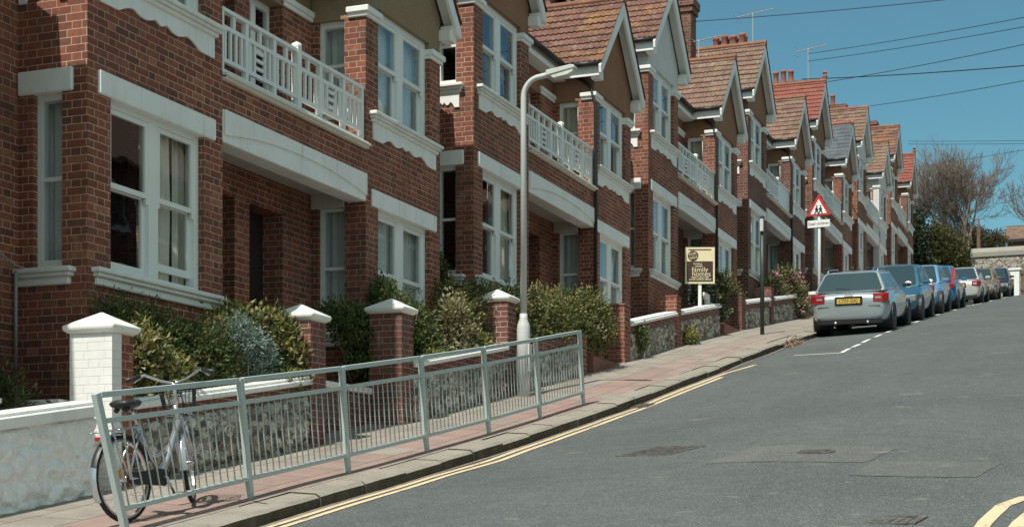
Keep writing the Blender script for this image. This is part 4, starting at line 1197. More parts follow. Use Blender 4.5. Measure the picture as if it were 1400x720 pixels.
# thin green post
gx, gy = 1.64, 34.4
gp = thing('sign_post', 'thin dark green post with a small pale plate seen edge on', 'post', (gx, gy, pave_z(gx, gy)))
b = MB(); b.lathe([(.048, -.1), (.048, 2.62)], n=12); b.build('pole', M['green_post'], gp, smooth=True)
b = MB(); b.box(-.035, .04, -.10, .02, 2.32, 2.60); b.build('plate', M['post_grey'], gp, bevel=.005)
b = MB(); b.lathe([(.055, 2.62), (.055, 2.66), (.01, 2.69)], n=12); b.build('cap', M['green_post'], gp)

#@@PART2
# ------------------------------------------------------------------ bicycle
silver = flat('silver_frame_paint', (.55, .57, .60), .28, .75); chrome = flat('chrome', (.72, .72, .72), .18, 1.)
rubber = flat('black_rubber', (.018, .018, .018), .75); plast = flat('black_plastic', (.025, .026, .027), .45)
wire = flat('black_wire', (.03, .03, .03), .5); redl = flat('red_reflector', (.45, .02, .02), .25); amber = flat('amber_reflector', (.6, .28, .10), .4)
bx0, by0 = 1.96, 9.93
bike = thing('bicycle', 'silver city bicycle with black basket parked behind the guard railing', 'bicycle', (bx0, by0, pave_z(bx0, by0) + .005))
bike.rotation_euler = (math.atan(.16), R(-2.5), R(-3))
WB, WR = 1.04, .335
def wheel(parent_name, cx, cy, cz, par, rot=None):
    b = MB(); b.rot = rot; b.off = Vector((cx, cy, cz)); b.torus((0, 0, 0), WR - .018, .019, 'x', 40, 8)
    t_ = b.build('tyre', rubber, par, smooth=True)
    b = MB(); b.rot = rot; b.off = Vector((cx, cy, cz)); b.lathe([(WR - .036, -.012), (WR - .030, .012), (WR - .048, .012), (WR - .048, -.012)], (0, 0, 0), 'x', 40, closed=True)
    b.build('rim', chrome, par, smooth=False)
    b = MB(); b.rot = rot; b.off = Vector((cx, cy, cz))
    b.lathe([(.012, -.05), (.028, -.045), (.022, -.03), (.022, .03), (.028, .045), (.012, .05)], (0, 0, 0), 'x', 12)
    for k in range(28):
        q = 2 * math.pi * k / 28; s_ = 1 if k % 2 else -1; q2 = q + (.5 if (k // 2) % 2 else -.5)
        b.tube([(s_ * .03, .025 * math.cos(q2), .025 * math.sin(q2)), (0, (WR - .045) * math.cos(q), (WR - .045) * math.sin(q))], .0014, 3)
    b.build('spokes', chrome, par, smooth=True)
def guard(par, cy, cz, a0, a1, rot=None, off=None, mat_=None):
    mat_ = mat_ or silver
    b = MB(); b.rot = rot
    if off: b.off = off
    rows = []
    for k in range(17):
        q = a0 + (a1 - a0) * k / 16
        rows.append([b.v((x, cy + (WR + .022 - .35 * abs(x)) * math.cos(q), cz + (WR + .022 - .35 * abs(x)) * math.sin(q))) for x in (-.029, -.015, 0, .015, .029)])
    for A, B in zip(rows, rows[1:]):
        for i in range(4): b.bm.faces.new((A[i], A[i + 1], B[i + 1], B[i]))
    return b.build('mudguard', mat_, par, smooth=True, fix=False)
rw = bpy.data.objects.new('rear_wheel', None); COL.objects.link(rw); rw.parent = bike
wheel('rear', 0, 0, WR, rw)
guard(bike, 0, WR, R(15), R(158), mat_=plast); guard(bike, 0, WR, R(159), R(203))
b = MB()
HB, HT = Vector((0, .80, .70)), Vector((0, .775, .83)); BB = Vector((0, .43, .29)); ST = Vector((0, .26, .72))
b.tube([BB + Vector((0, .02, .02)), (0, .56, .40), HB], [.027, .027, .026], 12); b.tube([BB, ST], .018, 10); b.tube([HB - Vector((0, -.006, .05)), HT], .021, 10)
b.tube([(0, .365, .46), (0, .60, .47)], .012, 8)
for s_ in (-1, 1):
    b.tube([(s_ * .02, .42, .29), (s_ * .05, .2, .31), (s_ * .06, 0, WR)], .010, 8); b.tube([(s_ * .018, .275, .68), (s_ * .05, .12, .52), (s_ * .06, 0, WR)], .009, 8)
b.build('frame', silver, bike, smooth=True)
b = MB(); b.tube([ST - Vector((0, -.02, .05)), (0, .215, .87)], .013, 10); b.build('seat_post', chrome, bike, smooth=True)
# saddle
b = MB(); secs = [(-.15, .075, .02), (-.12, .10, .03), (-.04, .095, .035), (.04, .05, .03), (.11, .025, .025), (.135, .015, .015)]
rings = []
for (yy, hw, th_) in secs:
    rings.append([b.v((hw * math.cos(q), .20 + yy, .895 + (th_ if math.sin(q) > 0 else th_ * 1.3) * math.sin(q) + (.012 if yy < -.1 else 0))) for q in [2 * math.pi * k / 10 for k in range(10)]])
for A, B in zip(rings, rings[1:]):
    for k in range(10): b.bm.faces.new((A[k], A[(k + 1) % 10], B[(k + 1) % 10], B[k]))
b.bm.faces.new(rings[0]); b.bm.faces.new(rings[-1])
for s_ in (-1, 1): b.tube([(s_ * .04, .08, .85), (s_ * .05, .12, .87)], .02, 6)
b.build('saddle', plast, bike, smooth=True)
# carrier, rear lamp, chain case, cranks, stand
b = MB()
for s_ in (-1, 0, 1): b.tube([(s_ * .055, .2, .71), (s_ * .06, -.22, .715)], .006, 6)
for yy in (.15, 0, -.2): b.tube([(-.06, yy, .714), (.06, yy, .714)], .005, 6)
for s_ in (-1, 1): b.tube([(s_ * .06, -.12, .71), (s_ * .065, 0, WR)], .006, 6); b.tube([(s_ * .06, .02, .71), (s_ * .065, 0, WR)], .006, 6)
b.build('carrier', chrome, bike, smooth=True)
b = MB(); b.box(-.022, .022, -.245, -.228, .655, .685); b.build('rear_reflector', redl, bike, bevel=.006)
b = MB(); b.lathe([(.001, -.003), (.04, -.003), (.04, .003), (.001, .003)], (.05, -.09, WR + .05), 'x', 12); b.build('wheel_reflector', amber, bike)
b = MB(); b.prism([(-.03, WR - .03), (-.01, WR + .04), (.38, .365), (.49, .34), (.51, .27), (.44, .215), (.05, WR - .05)], .052, .064, 'x'); b.build('chain_case', plast, bike, bevel=.006)
b = MB(); b.tube([(.03, .43, .29), (.085, .43, .29), (.088, .50, .14)], .011, 6); b.tube([(-.03, .43, .29), (-.085, .43, .29), (-.088, .36, .44)], .011, 6); b.build('crank', chrome, bike, smooth=True)
for s_, yy, zz in ((1, .50, .14), (-1, .36, .44)):
    b = MB(); b.box(min(s_ * .09, s_ * .19), max(s_ * .09, s_ * .19), yy - .04, yy + .04, zz - .013, zz + .013); b.build('pedal', plast, bike, bevel=.004)
b = MB(); b.tube([(-.03, .36, .28), (-.12, .30, .08), (-.155, .30, -.01)], .009, 6); b.build('kickstand', chrome, bike, smooth=True)
# steered front end
rot = Matrix.Rotation(R(30), 3, 'Z'); pv = Vector((0, .80, 0))
def FB(): 
    q = MB(); q.rot = rot; q.off = pv; return q
fw = bpy.data.objects.new('front_wheel', None); COL.objects.link(fw); fw.parent = bike
hub = rot @ Vector((0, WB - .80, WR)) + pv
wheel('front', hub.x, hub.y, hub.z, fw, rot)
guard(bike, WB - .80, WR, R(25), R(185), rot, pv)
b = FB()
for s_ in (-1, 1): b.tube([(s_ * .045, .02, .66), (s_ * .055, .10, .5), (s_ * .058, WB - .80, WR)], .013, 8)
b.tube([(-.05, .015, .67), (.05, .015, .67)], .016, 8); b.build('fork', silver, bike, smooth=True)
b = FB(); b.tube([(0, -.02, .82), (0, -.04, .99)], .017, 8); b.tube([(0, -.04, .985), (0, .03, 1.0)], .016, 8)
b.tube([(-.33, -.18, 1.07), (-.22, -.07, 1.095), (-.1, .03, 1.03), (0, .035, 1.0), (.1, .03, 1.03), (.22, -.07, 1.095), (.33, -.18, 1.07)], .013, 8); b.build('handlebar', chrome, bike, smooth=True)
for s_ in (-1, 1):
    b = FB(); b.tube([(s_ * .25, -.10, 1.09), (s_ * .35, -.20, 1.066)], .017, 8); b.build('grip', plast, bike, smooth=True)
    b = FB(); b.tube([(s_ * .23, -.06, 1.085), (s_ * .30, -.12, 1.04)], .006, 6); b.build('brake_lever', chrome, bike, smooth=True)
b = FB()
x0, x1, y0, y1, z0, z1 = .11, .14, .06, .34, .74, .97
def ring(f, z): 
    hw = x0 + (x1 - x0) * f; ya = y0 + .0; yb = y1 - .05 + .05 * f
    return [(-hw, ya, z), (hw, ya, z), (hw, yb, z), (-hw, yb, z)]
for k in range(6):
    f = k / 5; rg = ring(f, z0 + (z1 - z0) * f); b.tube(rg + [rg[0]], .005 if k in (0, 5) else .0025, 4)
A, B = ring(0, z0), ring(1, z1)
for i in range(4):
    for k in range(9):
        u = k / 9
        p = Vector(A[i]).lerp(Vector(A[(i + 1) % 4]), u); q = Vector(B[i]).lerp(Vector(B[(i + 1) % 4]), u); b.tube([p, q], .0025, 4)
for k in range(1, 8):
    u = k / 8; b.tube([Vector(A[0]).lerp(Vector(A[1]), u), Vector(A[3]).lerp(Vector(A[2]), u)], .0025, 4)
b.build('basket', wire, bike)
b = FB(); b.lathe([(.02, -.02), (.05, .0), (.055, .05), (.045, .062)], (0, .05, .70), 'y', 14); b.build('headlamp', chrome, bike, smooth=True)
b = FB(); b.tube([(.02, .0, .97), (.05, .05, .85), (.03, .03, .70), (.02, .0, .6)], .004, 5); b.tube([(-.03, .0, .97), (-.06, .06, .86), (-.02, .03, .72), (0, -.1, .55)], .004, 5); b.build('brake_cable', wire, bike, smooth=True)

# ------------------------------------------------------------------ cars
carglass = flat('dark_car_glass', (.030, .052, .058), .05, 0, 1.)
trimb = flat('black_car_trim', (.015, .016, .017), .55); taill = flat('red_tail_lamp', (.36, .02, .02), .15, coat=1); headl = flat('headlamp_glass', (.62, .65, .66), .08, .5, coat=1)
plw = flat('white_number_plate', (.78, .78, .75), .4); ply = flat('yellow_number_plate', (.72, .48, .10), .4); alloy = flat('alloy_wheel', (.5, .51, .52), .3, .8)
paper = flat('white_paper', (.8, .8, .78), .8)
def paint(name, c, metal=.55): return flat(name, c, .32, metal, .5, coat=1)
def car(label, xr, ya, yb, facing, H, bz, hood, style, pm, plate, group='cars parked along the left kerb', Wd=1.76, extra=None):
    Lc = yb - ya; yc_ = (ya + yb) / 2; xc = xr - Wd / 2
    slope = math.atan((kz(yb) - kz(ya)) / Lc)
    o = thing('parked_car', label, 'car', (xc, yc_, road_z(xc, yc_) + .01), 0, group)
    o.rotation_euler = (slope if facing > 0 else -slope, 0, 0 if facing > 0 else math.pi)
    hw, y0 = Wd / 2, -Lc / 2
    est = style == 'estate'
    st = [(0, .80, .36, bz - .20), (.012, .90, .30, bz - .10), (.05, .97, .25, bz - .03), (.16, 1, .21, bz), (.5, 1, .2, bz - .02), (.68, .99, .2, bz - .05),
          (.74, .985, .2, hood + .10), (.87, .95, .22, hood), (.955, .87, .27, hood - .10), (.992, .76, .32, hood - .22), (1.0, .66, .36, hood - .28)]
    b = MB(); rings = []
    for f, w, zl, zt in st:
        w *= hw; yy = y0 + Lc * f
        half = [(w * .86, zl), (w * .965, zl + .10), (w, (zl + zt) / 2 + .04), (w * .97, zt - .10), (w * .90, zt - .015), (w * .5, zt + .012)]
        ring = [(x, yy, z) for x, z in half] + [(0, yy, zt + .018)] + [(-x, yy, z) for x, z in half[::-1]] + [(0, yy, zl)]
        rings.append([b.v(p) for p in ring])
    n = len(rings[0])
    for A, B in zip(rings, rings[1:]):
        for k in range(n): b.bm.faces.new((A[k], A[(k + 1) % n], B[(k + 1) % n], B[k]))
    b.bm.faces.new(rings[0][::-1]); b.bm.faces.new(rings[-1])
    body = b.build('body', pm, o, smooth=True)
    md = body.modifiers.new('subsurf', 'SUBSURF'); md.levels = 2; md.render_levels = 2
    # greenhouse
    gb0, gb1 = (.035 if est else .05), .70
    gt0, gt1 = (.115 if est else .17), .50
    wb_, wt_ = .90 * hw, .68 * hw
    zb_, zt_ = bz - .035, H
    base = [(-wb_, y0 + Lc * gb0, zb_), (wb_, y0 + Lc * gb0, zb_), (wb_ * .97, y0 + Lc * gb1, zb_ - .03), (-wb_ * .97, y0 + Lc * gb1, zb_ - .03)]
    top = [(-wt_, y0 + Lc * gt0, zt_ - .03), (wt_, y0 + Lc * gt0, zt_ - .03), (wt_, y0 + Lc * gt1, zt_ - .02), (-wt_, y0 + Lc * gt1, zt_ - .02)]
    b = MB(); A = [b.v(p) for p in base]; B = [b.v(p) for p in top]
    ym = y0 + Lc * (gt0 + gt1) / 2; ct = b.v((0, ym, zt_ + .015))
    b.bm.faces.new(A[::-1])
    for i in range(4):
        b.bm.faces.new((A[i], A[(i + 1) % 4], B[(i + 1) % 4], B[i])); b.bm.faces.new((B[i], B[(i + 1) % 4], ct))
    b.build('roof', pm, o, smooth=True, bevel=.06, seg=3)
    base = [Vector(p) for p in base]; top = [Vector(p) for p in top]
    def pane(name, a, b_, c, d, u0, u1, v0, v1, off=.006, mat=carglass):
        m_ = MB(); nrm = (b_ - a).cross(d - a).normalized()
        cen = (a + b_ + c + d) / 4
        if nrm.dot(cen - Vector((0, 0, zb_ + .1))) < 0: nrm = -nrm
        def P(u, v): return a.lerp(b_, u).lerp(d.lerp(c, u), v) + nrm * off
        q = [P(u0 + .03, v0), P(u1 - .03, v0), P(u1, v0 + .08), P(u1 - .01, v1 - .06), P(u1 - .04, v1), P(u0 + .04, v1), P(u0 + .01, v1 - .06), P(u0, v0 + .08)]
        m_.face(q); 
        ob = m_.build(name, mat, o, fix=False); 
        s_ = ob.modifiers.new('solid', 'SOLIDIFY'); s_.thickness = .006; return ob
    pane('rear_window', base[0], base[1], top[1], top[0], .035, .965, .06, .95)
    pane('windscreen', base[3], base[2], top[2], top[3], .06, .94, .06, .94)
    for s_ in (0, 1):
        a, b_, c, d = (base[1], base[2], top[2], top[1]) if s_ else (base[0], base[3], top[3], top[0])
        cuts = [(.05, .30), (.33, .58), (.60, .92)] if est else [(.08, .40), (.44, .92)]
        for u0, u1 in cuts: pane('side_window', a, b_, c, d, u0, u1, .14, .86)
    sl2 = MB()
    # wheels and arches
    wr = .30 if H < 1.5 else .315
    for fy in (.195, .80):
        yy = y0 + Lc * fy
        for s_ in (-1, 1):
            ar = MB(); ar.lathe([(.01, s_ * hw * .6), (wr + .065, s_ * hw * .6), (wr + .065, s_ * (hw + .004)), (.01, s_ * (hw + .004))], (0, yy, wr + .01), 'x', 24)
            ar.build('wheel_arch', trimb, o)
            wv = bpy.data.objects.new('wheel', None); COL.objects.link(wv); wv.parent = o
            xo, xi = s_ * (hw + .010), s_ * (hw - .19)
            t_ = MB(); t_.lathe([(wr - .09, xi), (wr - .01, xi), (wr, xi + s_ * .03), (wr, xo - s_ * .03), (wr - .012, xo - s_ * .006), (wr - .09, xo)], (0, yy, wr), 'x', 28, closed=True); t_.build('tyre', rubber, wv, smooth=True)
            t_ = MB(); t_.lathe([(.01, xo - s_ * .07), (.05, xo - s_ * .004), (.06, xo - s_ * .02), (wr - .12, xo - s_ * .03), (wr - .095, xo - s_ * .002), (wr - .085, xo - s_ * .08)], (0, yy, wr), 'x', 28)
            t_.build('rim', alloy, wv, smooth=True)
    # bumpers, plates, lamps, mirrors
    yr, yf = y0, -y0
    b = MB(); b.prism([(-hw * .82, yr + .03), (-hw * .70, yr - .012), (hw * .70, yr - .012), (hw * .82, yr + .03), (hw * .8, yr + .25), (-hw * .8, yr + .25)], .235, .36, 'z'); b.build('rear_valance', trimb, o, bevel=.01)
    b = MB(); b.prism([(-hw * .72, yf - .04), (-hw * .58, yf + .014), (hw * .58, yf + .014), (hw * .72, yf - .04), (hw * .7, yf - .3), (-hw * .7, yf - .3)], .235, .40, 'z'); b.build('front_valance', trimb, o, bevel=.01)
    zt = bz - .10
    if style == 'tallamp':
        for s_ in (-1, 1):
            b = MB(); b.prism([(yr + .0, bz - .25), (yr - .012, bz - .10), (yr + .10, bz + .16), (yr + .36, H - .12), (yr + .48, H - .12), (yr + .24, bz + .05), (yr + .2, bz - .2)], min(s_ * hw * .78, s_ * hw * .90), max(s_ * hw * .78, s_ * hw * .90), 'x'); b.build('tail_lamp', taill, o, bevel=.015)
    else:
        for s_ in (-1, 1):
            b = MB(); b.prism([(s_ * hw * .60, yr + .004), (s_ * hw * .84, yr + .012), (s_ * hw * .975, yr + .12), (s_ * hw * .985, yr + .30), (s_ * hw * .7, yr + .3), (s_ * hw * .6, yr + .25)], bz - .27, bz - .075, 'z'); b.build('tail_lamp', taill, o, bevel=.012)
            b = MB(); b.box(min(s_ * hw * .66, s_ * hw * .80), max(s_ * hw * .66, s_ * hw * .80), yr + .0, yr + .05, bz - .19, bz - .15); b.build('reversing_lamp', headl, o)
    for s_ in (-1, 1):
        b = MB(); b.prism([(s_ * hw * .42, yf - .02), (s_ * hw * .66, yf - .03), (s_ * hw * .86, yf - .17), (s_ * hw * .90, yf - .34), (s_ * hw * .6, yf - .26)], hood - .29, hood - .13, 'z'); b.build('headlight', headl, o, bevel=.015)
        b = MB(); b.prism([(s_ * (hw * .93), y0 + Lc * .645), (s_ * (hw + .13), y0 + Lc * .636), (s_ * (hw + .13), y0 + Lc * .652), (s_ * hw * .93, y0 + Lc * .672)], bz - .01, bz + .085, 'z'); b.build('wing_mirror', extra.get('mirror', pm) if extra else pm, o, bevel=.02)
    b = MB(); b.box(-hw * .36, hw * .36, yf - .03, yf + .012, hood - .27, hood - .20); b.build('grille', trimb, o, bevel=.006)
    pz = bz - .22 if facing > 0 and style != 'tallamp' else .47
    b = MB(); b.box(-.31, .31, yr - .012, yr + .05, pz - .10, pz + .10); b.build('plate_recess', trimb, o, bevel=.01)
    b = MB(); b.box(-.26, .26, yr - .022, yr - .013, pz - .06, pz + .05); b.build('number_plate', ply, o)
    if plate and facing > 0:
        text_mesh(plate, .105, 'lettering', sbk, o, Matrix.Translation((0, yr - .0235, pz - .005)) @ MX, extrude=.001)
    b = MB(); b.box(-.26, .26, yf + .015, yf + .024, .36, .47); b.build('number_plate', plw if not (extra and extra.get('yplate')) else ply, o)
    if est:
        for s_ in (-1, 1):
            b = MB(); xx = s_ * (wt_ - .05); b.tube([(xx, y0 + Lc * .15, H - .04), (xx, y0 + Lc * .17, H + .035), (xx, y0 + Lc * .45, H + .045), (xx, y0 + Lc * .47, H - .02)], .014, 6); b.build('roof_rail', alloy, o, smooth=True)
        b = MB()
        for k in range(4): b.torus((-.075 + .05 * k, yr + .028, bz - .055), .026, .005, 'y', 16, 5)
        b.build('badge', chrome, o)
        b = MB(); b.tube([(.02, yr + .10, bz + .03), (-.30, yr + .12, bz + .06)], .010, 5); b.build('wiper', trimb, o)
        b = MB()
        for xx in (-.30, .42): b.tube([(xx, yr + .1, .27), (xx, yr - .03, .265)], .035, 10)
        b.build('exhaust', alloy, o, smooth=True)
        b = MB(); b.box(-hw * .78, hw * .78, yr + .008, yr + .03, bz - .36, bz - .345); b.build('tailgate_seam', trimb, o)
        b = MB(); b.tube([(0, y0 + Lc * .2, H), (0, y0 + Lc * .19 - .05, H + .22)], .004, 4); b.build('aerial', trimb, o)
    if extra and extra.get('paper'):
        a, b_, c, d = base[3], base[2], top[2], top[3]
        pane('dash_paper', a, b_, c, d, .14, .26, .10, .24, .012, paper)
    return o
car('silver blue estate car nearest the camera, rear towards us with red lamps', 4.34, 35.3, 39.9, 1, 1.42, .98, .80, 'estate', paint('pale_silver_blue_paint', (.44, .51, .53), .5), 'LT03 GKJ', Wd=1.80, extra={'mirror': trimb})
car('dark teal blue hatchback facing us behind the silver estate', 4.33, 41.2, 45.3, -1, 1.52, .98, .84, 'hatch', paint('dark_teal_paint', (.06, .20, .28)), '', extra={'paper': 1})
car('small light blue car facing us between two darker blue cars', 4.30, 46.8, 50.4, -1, 1.50, .98, .84, 'hatch', paint('light_blue_paint', (.18, .36, .54), .3), '', Wd=1.68, extra={'paper': 1})
car('bright blue small hatchback with tall red tail lamps, rear towards us', 4.30, 51.9, 55.6, 1, 1.48, .96, .82, 'tallamp', paint('bright_blue_paint', (.02, .20, .42), .3), '', Wd=1.68)
car('silver white hatchback with rear towards us, uphill of the bright blue one', 4.33, 61.6, 66.2, 1, 1.45, .98, .82, 'hatch', paint('silver_white_paint', (.60, .61, .58), .3), '')
car('golden brown hatchback facing us in front of the dark car', 4.33, 69.3, 73.2, -1, 1.43, .94, .80, 'hatch', paint('golden_brown_paint', (.32, .21, .10), .4), '', extra={'yplate': 1})
car('dark car farthest up the hill, facing us beside the white gate post', 4.36, 78.6, 82.8, -1, 1.45, .96, .82, 'hatch', paint('near_black_paint', (.02, .03, .04)), '')

# ------------------------------------------------------------------ top of the hill
def grow(b, p, d, L_, r, dep, rg, up=.10, spread=.55):
    pts = [p]; dd = d.copy(); q = p.copy()
    ns = 4 if dep > 2 else 3
    for i in range(ns):
        dd = (dd + Vector((rg.gauss(0, .13), rg.gauss(0, .13), rg.gauss(0, .08) + up * .5))).normalized()
        q = q + dd * (L_ / ns); pts.append(q.copy())
    r1 = r * .62
    b.tube(pts, [r + (r1 - r) * i / ns for i in range(ns + 1)], 7 if dep > 4 else (4 if dep > 1 else 3), caps=False)
    if dep == 0: return
    nch = 4 if dep in (1, 2) else 3
    for k in range(nch):
        if k == 0: s_ = q; dirn = dd
        else: s_ = pts[rg.randint(1, ns)]; dirn = dd
        a = dirn.cross(Vector((rg.gauss(0, 1), rg.gauss(0, 1), rg.gauss(0, 1)))).normalized()
        nd = (dirn + a * (spread * rg.uniform(.5, 1.3) if k else .22) + Vector((0, 0, up))).normalized()
        grow(b, s_, nd, L_ * rg.uniform(.62, .86), max(r1 * (.95 if k == 0 else .72), .009), dep - 1, rg, up, spread)
def bare_tree(name, label, loc, hgt, seed, lean=(0, 0), dep=6, first=.24, spread=.55):
    o = thing(name, label, 'tree', loc)
    rg = random.Random(seed); b = MB()
    b.tube([(0, 0, -.3), (lean[0] * .2, 0, hgt * .10), (lean[0] * .4, lean[1] * .4, hgt * .18)], [.30, .22, .2], 8, caps=False)
    b.build('trunk', M['bark'], o, smooth=True, fix=False)
    b = MB(); p = Vector((lean[0] * .4, lean[1] * .4, hgt * .17))
    for k in range(7):
        q = k * 2.4 + .4; sp = .25 + .3 * rg.random()
        grow(b, p, Vector((math.cos(q) * sp + lean[0] * .15, math.sin(q) * sp + lean[1] * .15, 1)).normalized(), hgt * first, .10, dep - 1, rg, .10, spread)
    b.build('crown', M['bark'], o, smooth=True, fix=False)
    return o
bare_tree('bare_tree', 'large leafless tree at the top of the hill above the ivy', (1.1, 91, kz(91) + .1), 10.0, 5, dep=7, first=.22, spread=.72)
bare_tree('bare_tree', 'leafless tree at the right edge, only its left twigs in view', (6.1, 92, kz(92)), 8.2, 9)
shrub('dark evergreen mass at the end of the terrace under the bare tree', (-.6, 83, kz(83)),
      [(-1.1, 82, kz(82) + 2.0, 1.3, 1.6, 2.2), (-.9, 83, kz(83) + 3.4, 1.0, 1.3, 1.3), (-.2, 82, kz(82) + 1.0, .9, 1.2, 1.2)], 9000, .16, [(M['lf_deep'], 5), (D_, 1.2)], 41, 1.7, nst=6, name='evergreen_shrub')
shrub('olive green ivy covered bush in front of the flint wall', (.9, 85, kz(85)),
      [(.6, 84, kz(84) + 2.2, .9, 1.3, 1.4), (1.1, 85, kz(85) + 1.9, .8, 1.2, 1.4), (.2, 85, kz(85) + 3.0, .9, 1.2, 1.0), (1.4, 84.5, kz(84) + .9, .5, .8, .9)], 9000, .15, [(Ol, 3.0), (Br, 2.6), (D_, 2.2)], 42, 1.8, nst=6)
shrub('bright yellow green little bush beside the pale wall pillar', (1.15, 88, kz(88)),
      [(1.2, 88, kz(88) + 1.2, .42, .5, .9)], 1500, .13, [(Go, 2), (Mi, 3)], 43, 1.8, nst=3)
shrub('scrubby brown bush rising behind the flint wall', (2.0, 104, kz(104)),
      [(1.0, 104, kz(104) + 3.9, .9, 1, .9), (2.0, 104, kz(104) + 3.8, .7, 1, .8), (.2, 104, kz(104) + 4.2, .9, 1, .9)], 5200, .13, [(Br, 3), (Ol, 2.5)], 44, 2.2, nst=14)
wt = thing('boundary_wall', 'long flint wall with a pale coping closing the top of the street', 'wall', (4, 99, kz(99)))
b = MB(); b.box(-3.1, 9, -.2, .2, -1, 2.55); b.build('wall', M['flint'], wt)
M['stone'] = trim_mat('pale_stone', (.30, .285, .245), .9, .9)
b = MB(); b.prism([(-.28, 2.55), (.28, 2.55), (.28, 2.85), (0, 3.15), (-.28, 2.85)], -3.12, 9, 'x'); b.build('coping', M['stone'], wt, bevel=.02)
o = thing('wall_pillar', 'pale rendered pillar with cap at the left end of the flint wall', 'pier', (1.0, 95, kz(95)))
b = MB(); b.box(-.32, .32, -.3, .3, -.5, 2.1); b.build('shaft', M['stone'], o)
b = MB(); b.box(-.4, .4, -.38, .38, 2.1, 2.25); b.prism([(-.36, 2.25), (.36, 2.25), (0, 2.5)], -.34, .34, 'y'); b.build('cap', M['stone'], o)
o = thing('street_lamp', 'thin dark street lamp post in front of the flint wall', 'street lamp', (1.28, 93, kz(93)))
b = MB(); b.tube([(0, 0, -.2), (0, 0, 3.2)], .05, 8); b.build('pole', M['green_post'], o, smooth=True)
b = MB(); b.lathe([(.05, 3.2), (.13, 3.32), (.14, 3.5), (.05, 3.62)], n=12); b.build('lantern', M['lens'], o, smooth=True)
o = thing('chimney_post', 'tall reddish brick chimney rising behind the flint wall', 'chimney', (1.1, 102, kz(102)))
b = MB(); b.box(-.10, .10, -.1, .1, 0, 4.9); b.build('stack', M['brick_pier'], o)
b = MB(); b.lathe([(.07, 4.9), (.06, 5.1), (.07, 5.2)], n=10); b.build('chimney_pot', M['terracotta'], o)
hs = thing('distant_house', 'brown roofed brick house showing above the flint wall at the right edge', 'house', (6.5, 112, kz(112)))
b = MB(); b.box(-4.2, 6, -1, 6, -1, 4.6); b.build('wall', M['brick_pier'], hs)
b = MB(); tilegrid(b, (-4.5, -1.3, 4.45), (1, 0, 0), (0, 3.8, 1.55), (0, -1.55, 3.8), 10.7, 4.1, flatt=True); b.face([(-4.5, 2.5, 6.03), (6.2, 2.5, 6.03), (6.2, 6.3, 4.4), (-4.5, 6.3, 4.4)]); b.build('roof', M['tile_brown'], hs, fix=False)
b = MB(); b.box(-4.5, 6.2, -1.36, -1.3, 4.25, 4.45); b.build('fascia', M['black'], hs)
b = MB()
for xx in (-3.2, -1.2, 1.2): b.box(xx, xx + 1.0, -1.03, -1.002, 2.7, 4.0)
b.build('window', carglass, hs)
o = thing('gate_post', 'white painted gate post beside the farthest dark car', 'gate post', (3.95, 90, kz(90)))
b = MB(); b.box(-.26, .26, -.2, .2, -.4, 1.35); b.build('shaft', M['coping'], o)
b = MB(); b.box(-.32, .32, -.26, .26, 1.35, 1.47); b.build('cap', M['coping'], o)
o = thing('wooden_gate', 'brown wooden gate right of the white gate post', 'gate', (4.25, 90, kz(90)))
b = MB()
for k in range(9): b.box(.02 + .2 * k, .2 + .2 * k, -.03, .03, 0, 1.35)
b.build('boards', flat('weathered_brown_wood', (.16, .11, .075), .9, var=.3), o)
b = MB()
for zz in (.2, 1.1): b.box(0, 1.82, -.07, -.031, zz, zz + .1)
b.build('rails', flat('brown_wood_rail', (.14, .10, .07), .9, var=.3), o)
# ------------------------------------------------------------------ wires and aerials
WIRES = [((-1.31, 39.6, 12.97), (11.89, 40, 12.93), 'overhead cable starting at the big brick stack, highest in the sky'), ((-1.70, 58.2, 17.33), (11.89, 40, 12.71), 'upper of the paired overhead cables from the three pot stack'),
         ((-1.70, 58.2, 17.05), (11.89, 40, 12.44), 'lower of the paired overhead cables from the three pot stack'), ((-1.95, 58.3, 16.42), (11.89, 40, 11.02), 'thick near level overhead cable above the red tiled gable'),
         ((.29, 50.9, 14.16), (11.89, 40, 12.22), 'overhead cable from the red gable finial crossing the thick cable'), ((.32, 60.3, 15.68), (11.89, 40, 11.24), 'overhead cable rising from the gable uphill of the slate roof'),
         ((-.14, 76, 17.89), (14.64, 78, 17.44), 'upper thin level cable above the bare tree'), ((-.14, 76, 17.75), (14.64, 78, 17.3), 'lower thin level cable above the bare tree'),
         ((-6.0, 95.5, 20.58), (14.64, 78, 18.46), 'thin cable passing the right side of the bare tree')]
for i, (a, c, lab) in enumerate(WIRES):
    b = MB(); P = []
    for k in range(25):
        u = k / 24; p = Vector(a).lerp(Vector(c), u); p.z -= .35 * 4 * u * (1 - u) * .35; P.append(p)
    b.tube(P, .017 if i == 3 else .011, 5)
    tag(b.build('overhead_cable', M['cable'], smooth=True), lab, 'cable', 'overhead cables')
def aerial(label, x, y, z, h, dx):
    o = thing('tv_aerial', label, 'aerial', (x, y, z))
    b = MB(); b.tube([(0, 0, 0), (0, 0, h)], .018, 6); b.build('mast', M['alu'], o)
    b = MB(); b.tube([(-.55 * dx, .15, h - .05), (.75 * dx, -.2, h - .02)], .014, 5)
    for k in range(9):
        u = k / 8; c = Vector((-.55 * dx, .15, h - .05)).lerp(Vector((.75 * dx, -.2, h - .02)), u); w = .26 - .012 * k
        b.tube([c + Vector((-.07, -w, 0)), c + Vector((.07, w, 0))], .007, 4)
    for zz in (-.16, .16): b.tube([(-.5 * dx - .06, -.1, h - .05 + zz), (-.5 * dx + .06, .4, h - .05 + zz)], .01, 4)
    b.build('antenna', M['alu'], o)
aerial('television aerial right of the big brick stack', -1.15, 39.5, 11.2, 1.25, 1)
aerial('television aerial right of the four red chimney pots', -1.75, 48.8, 14.7, 1.35, 1)
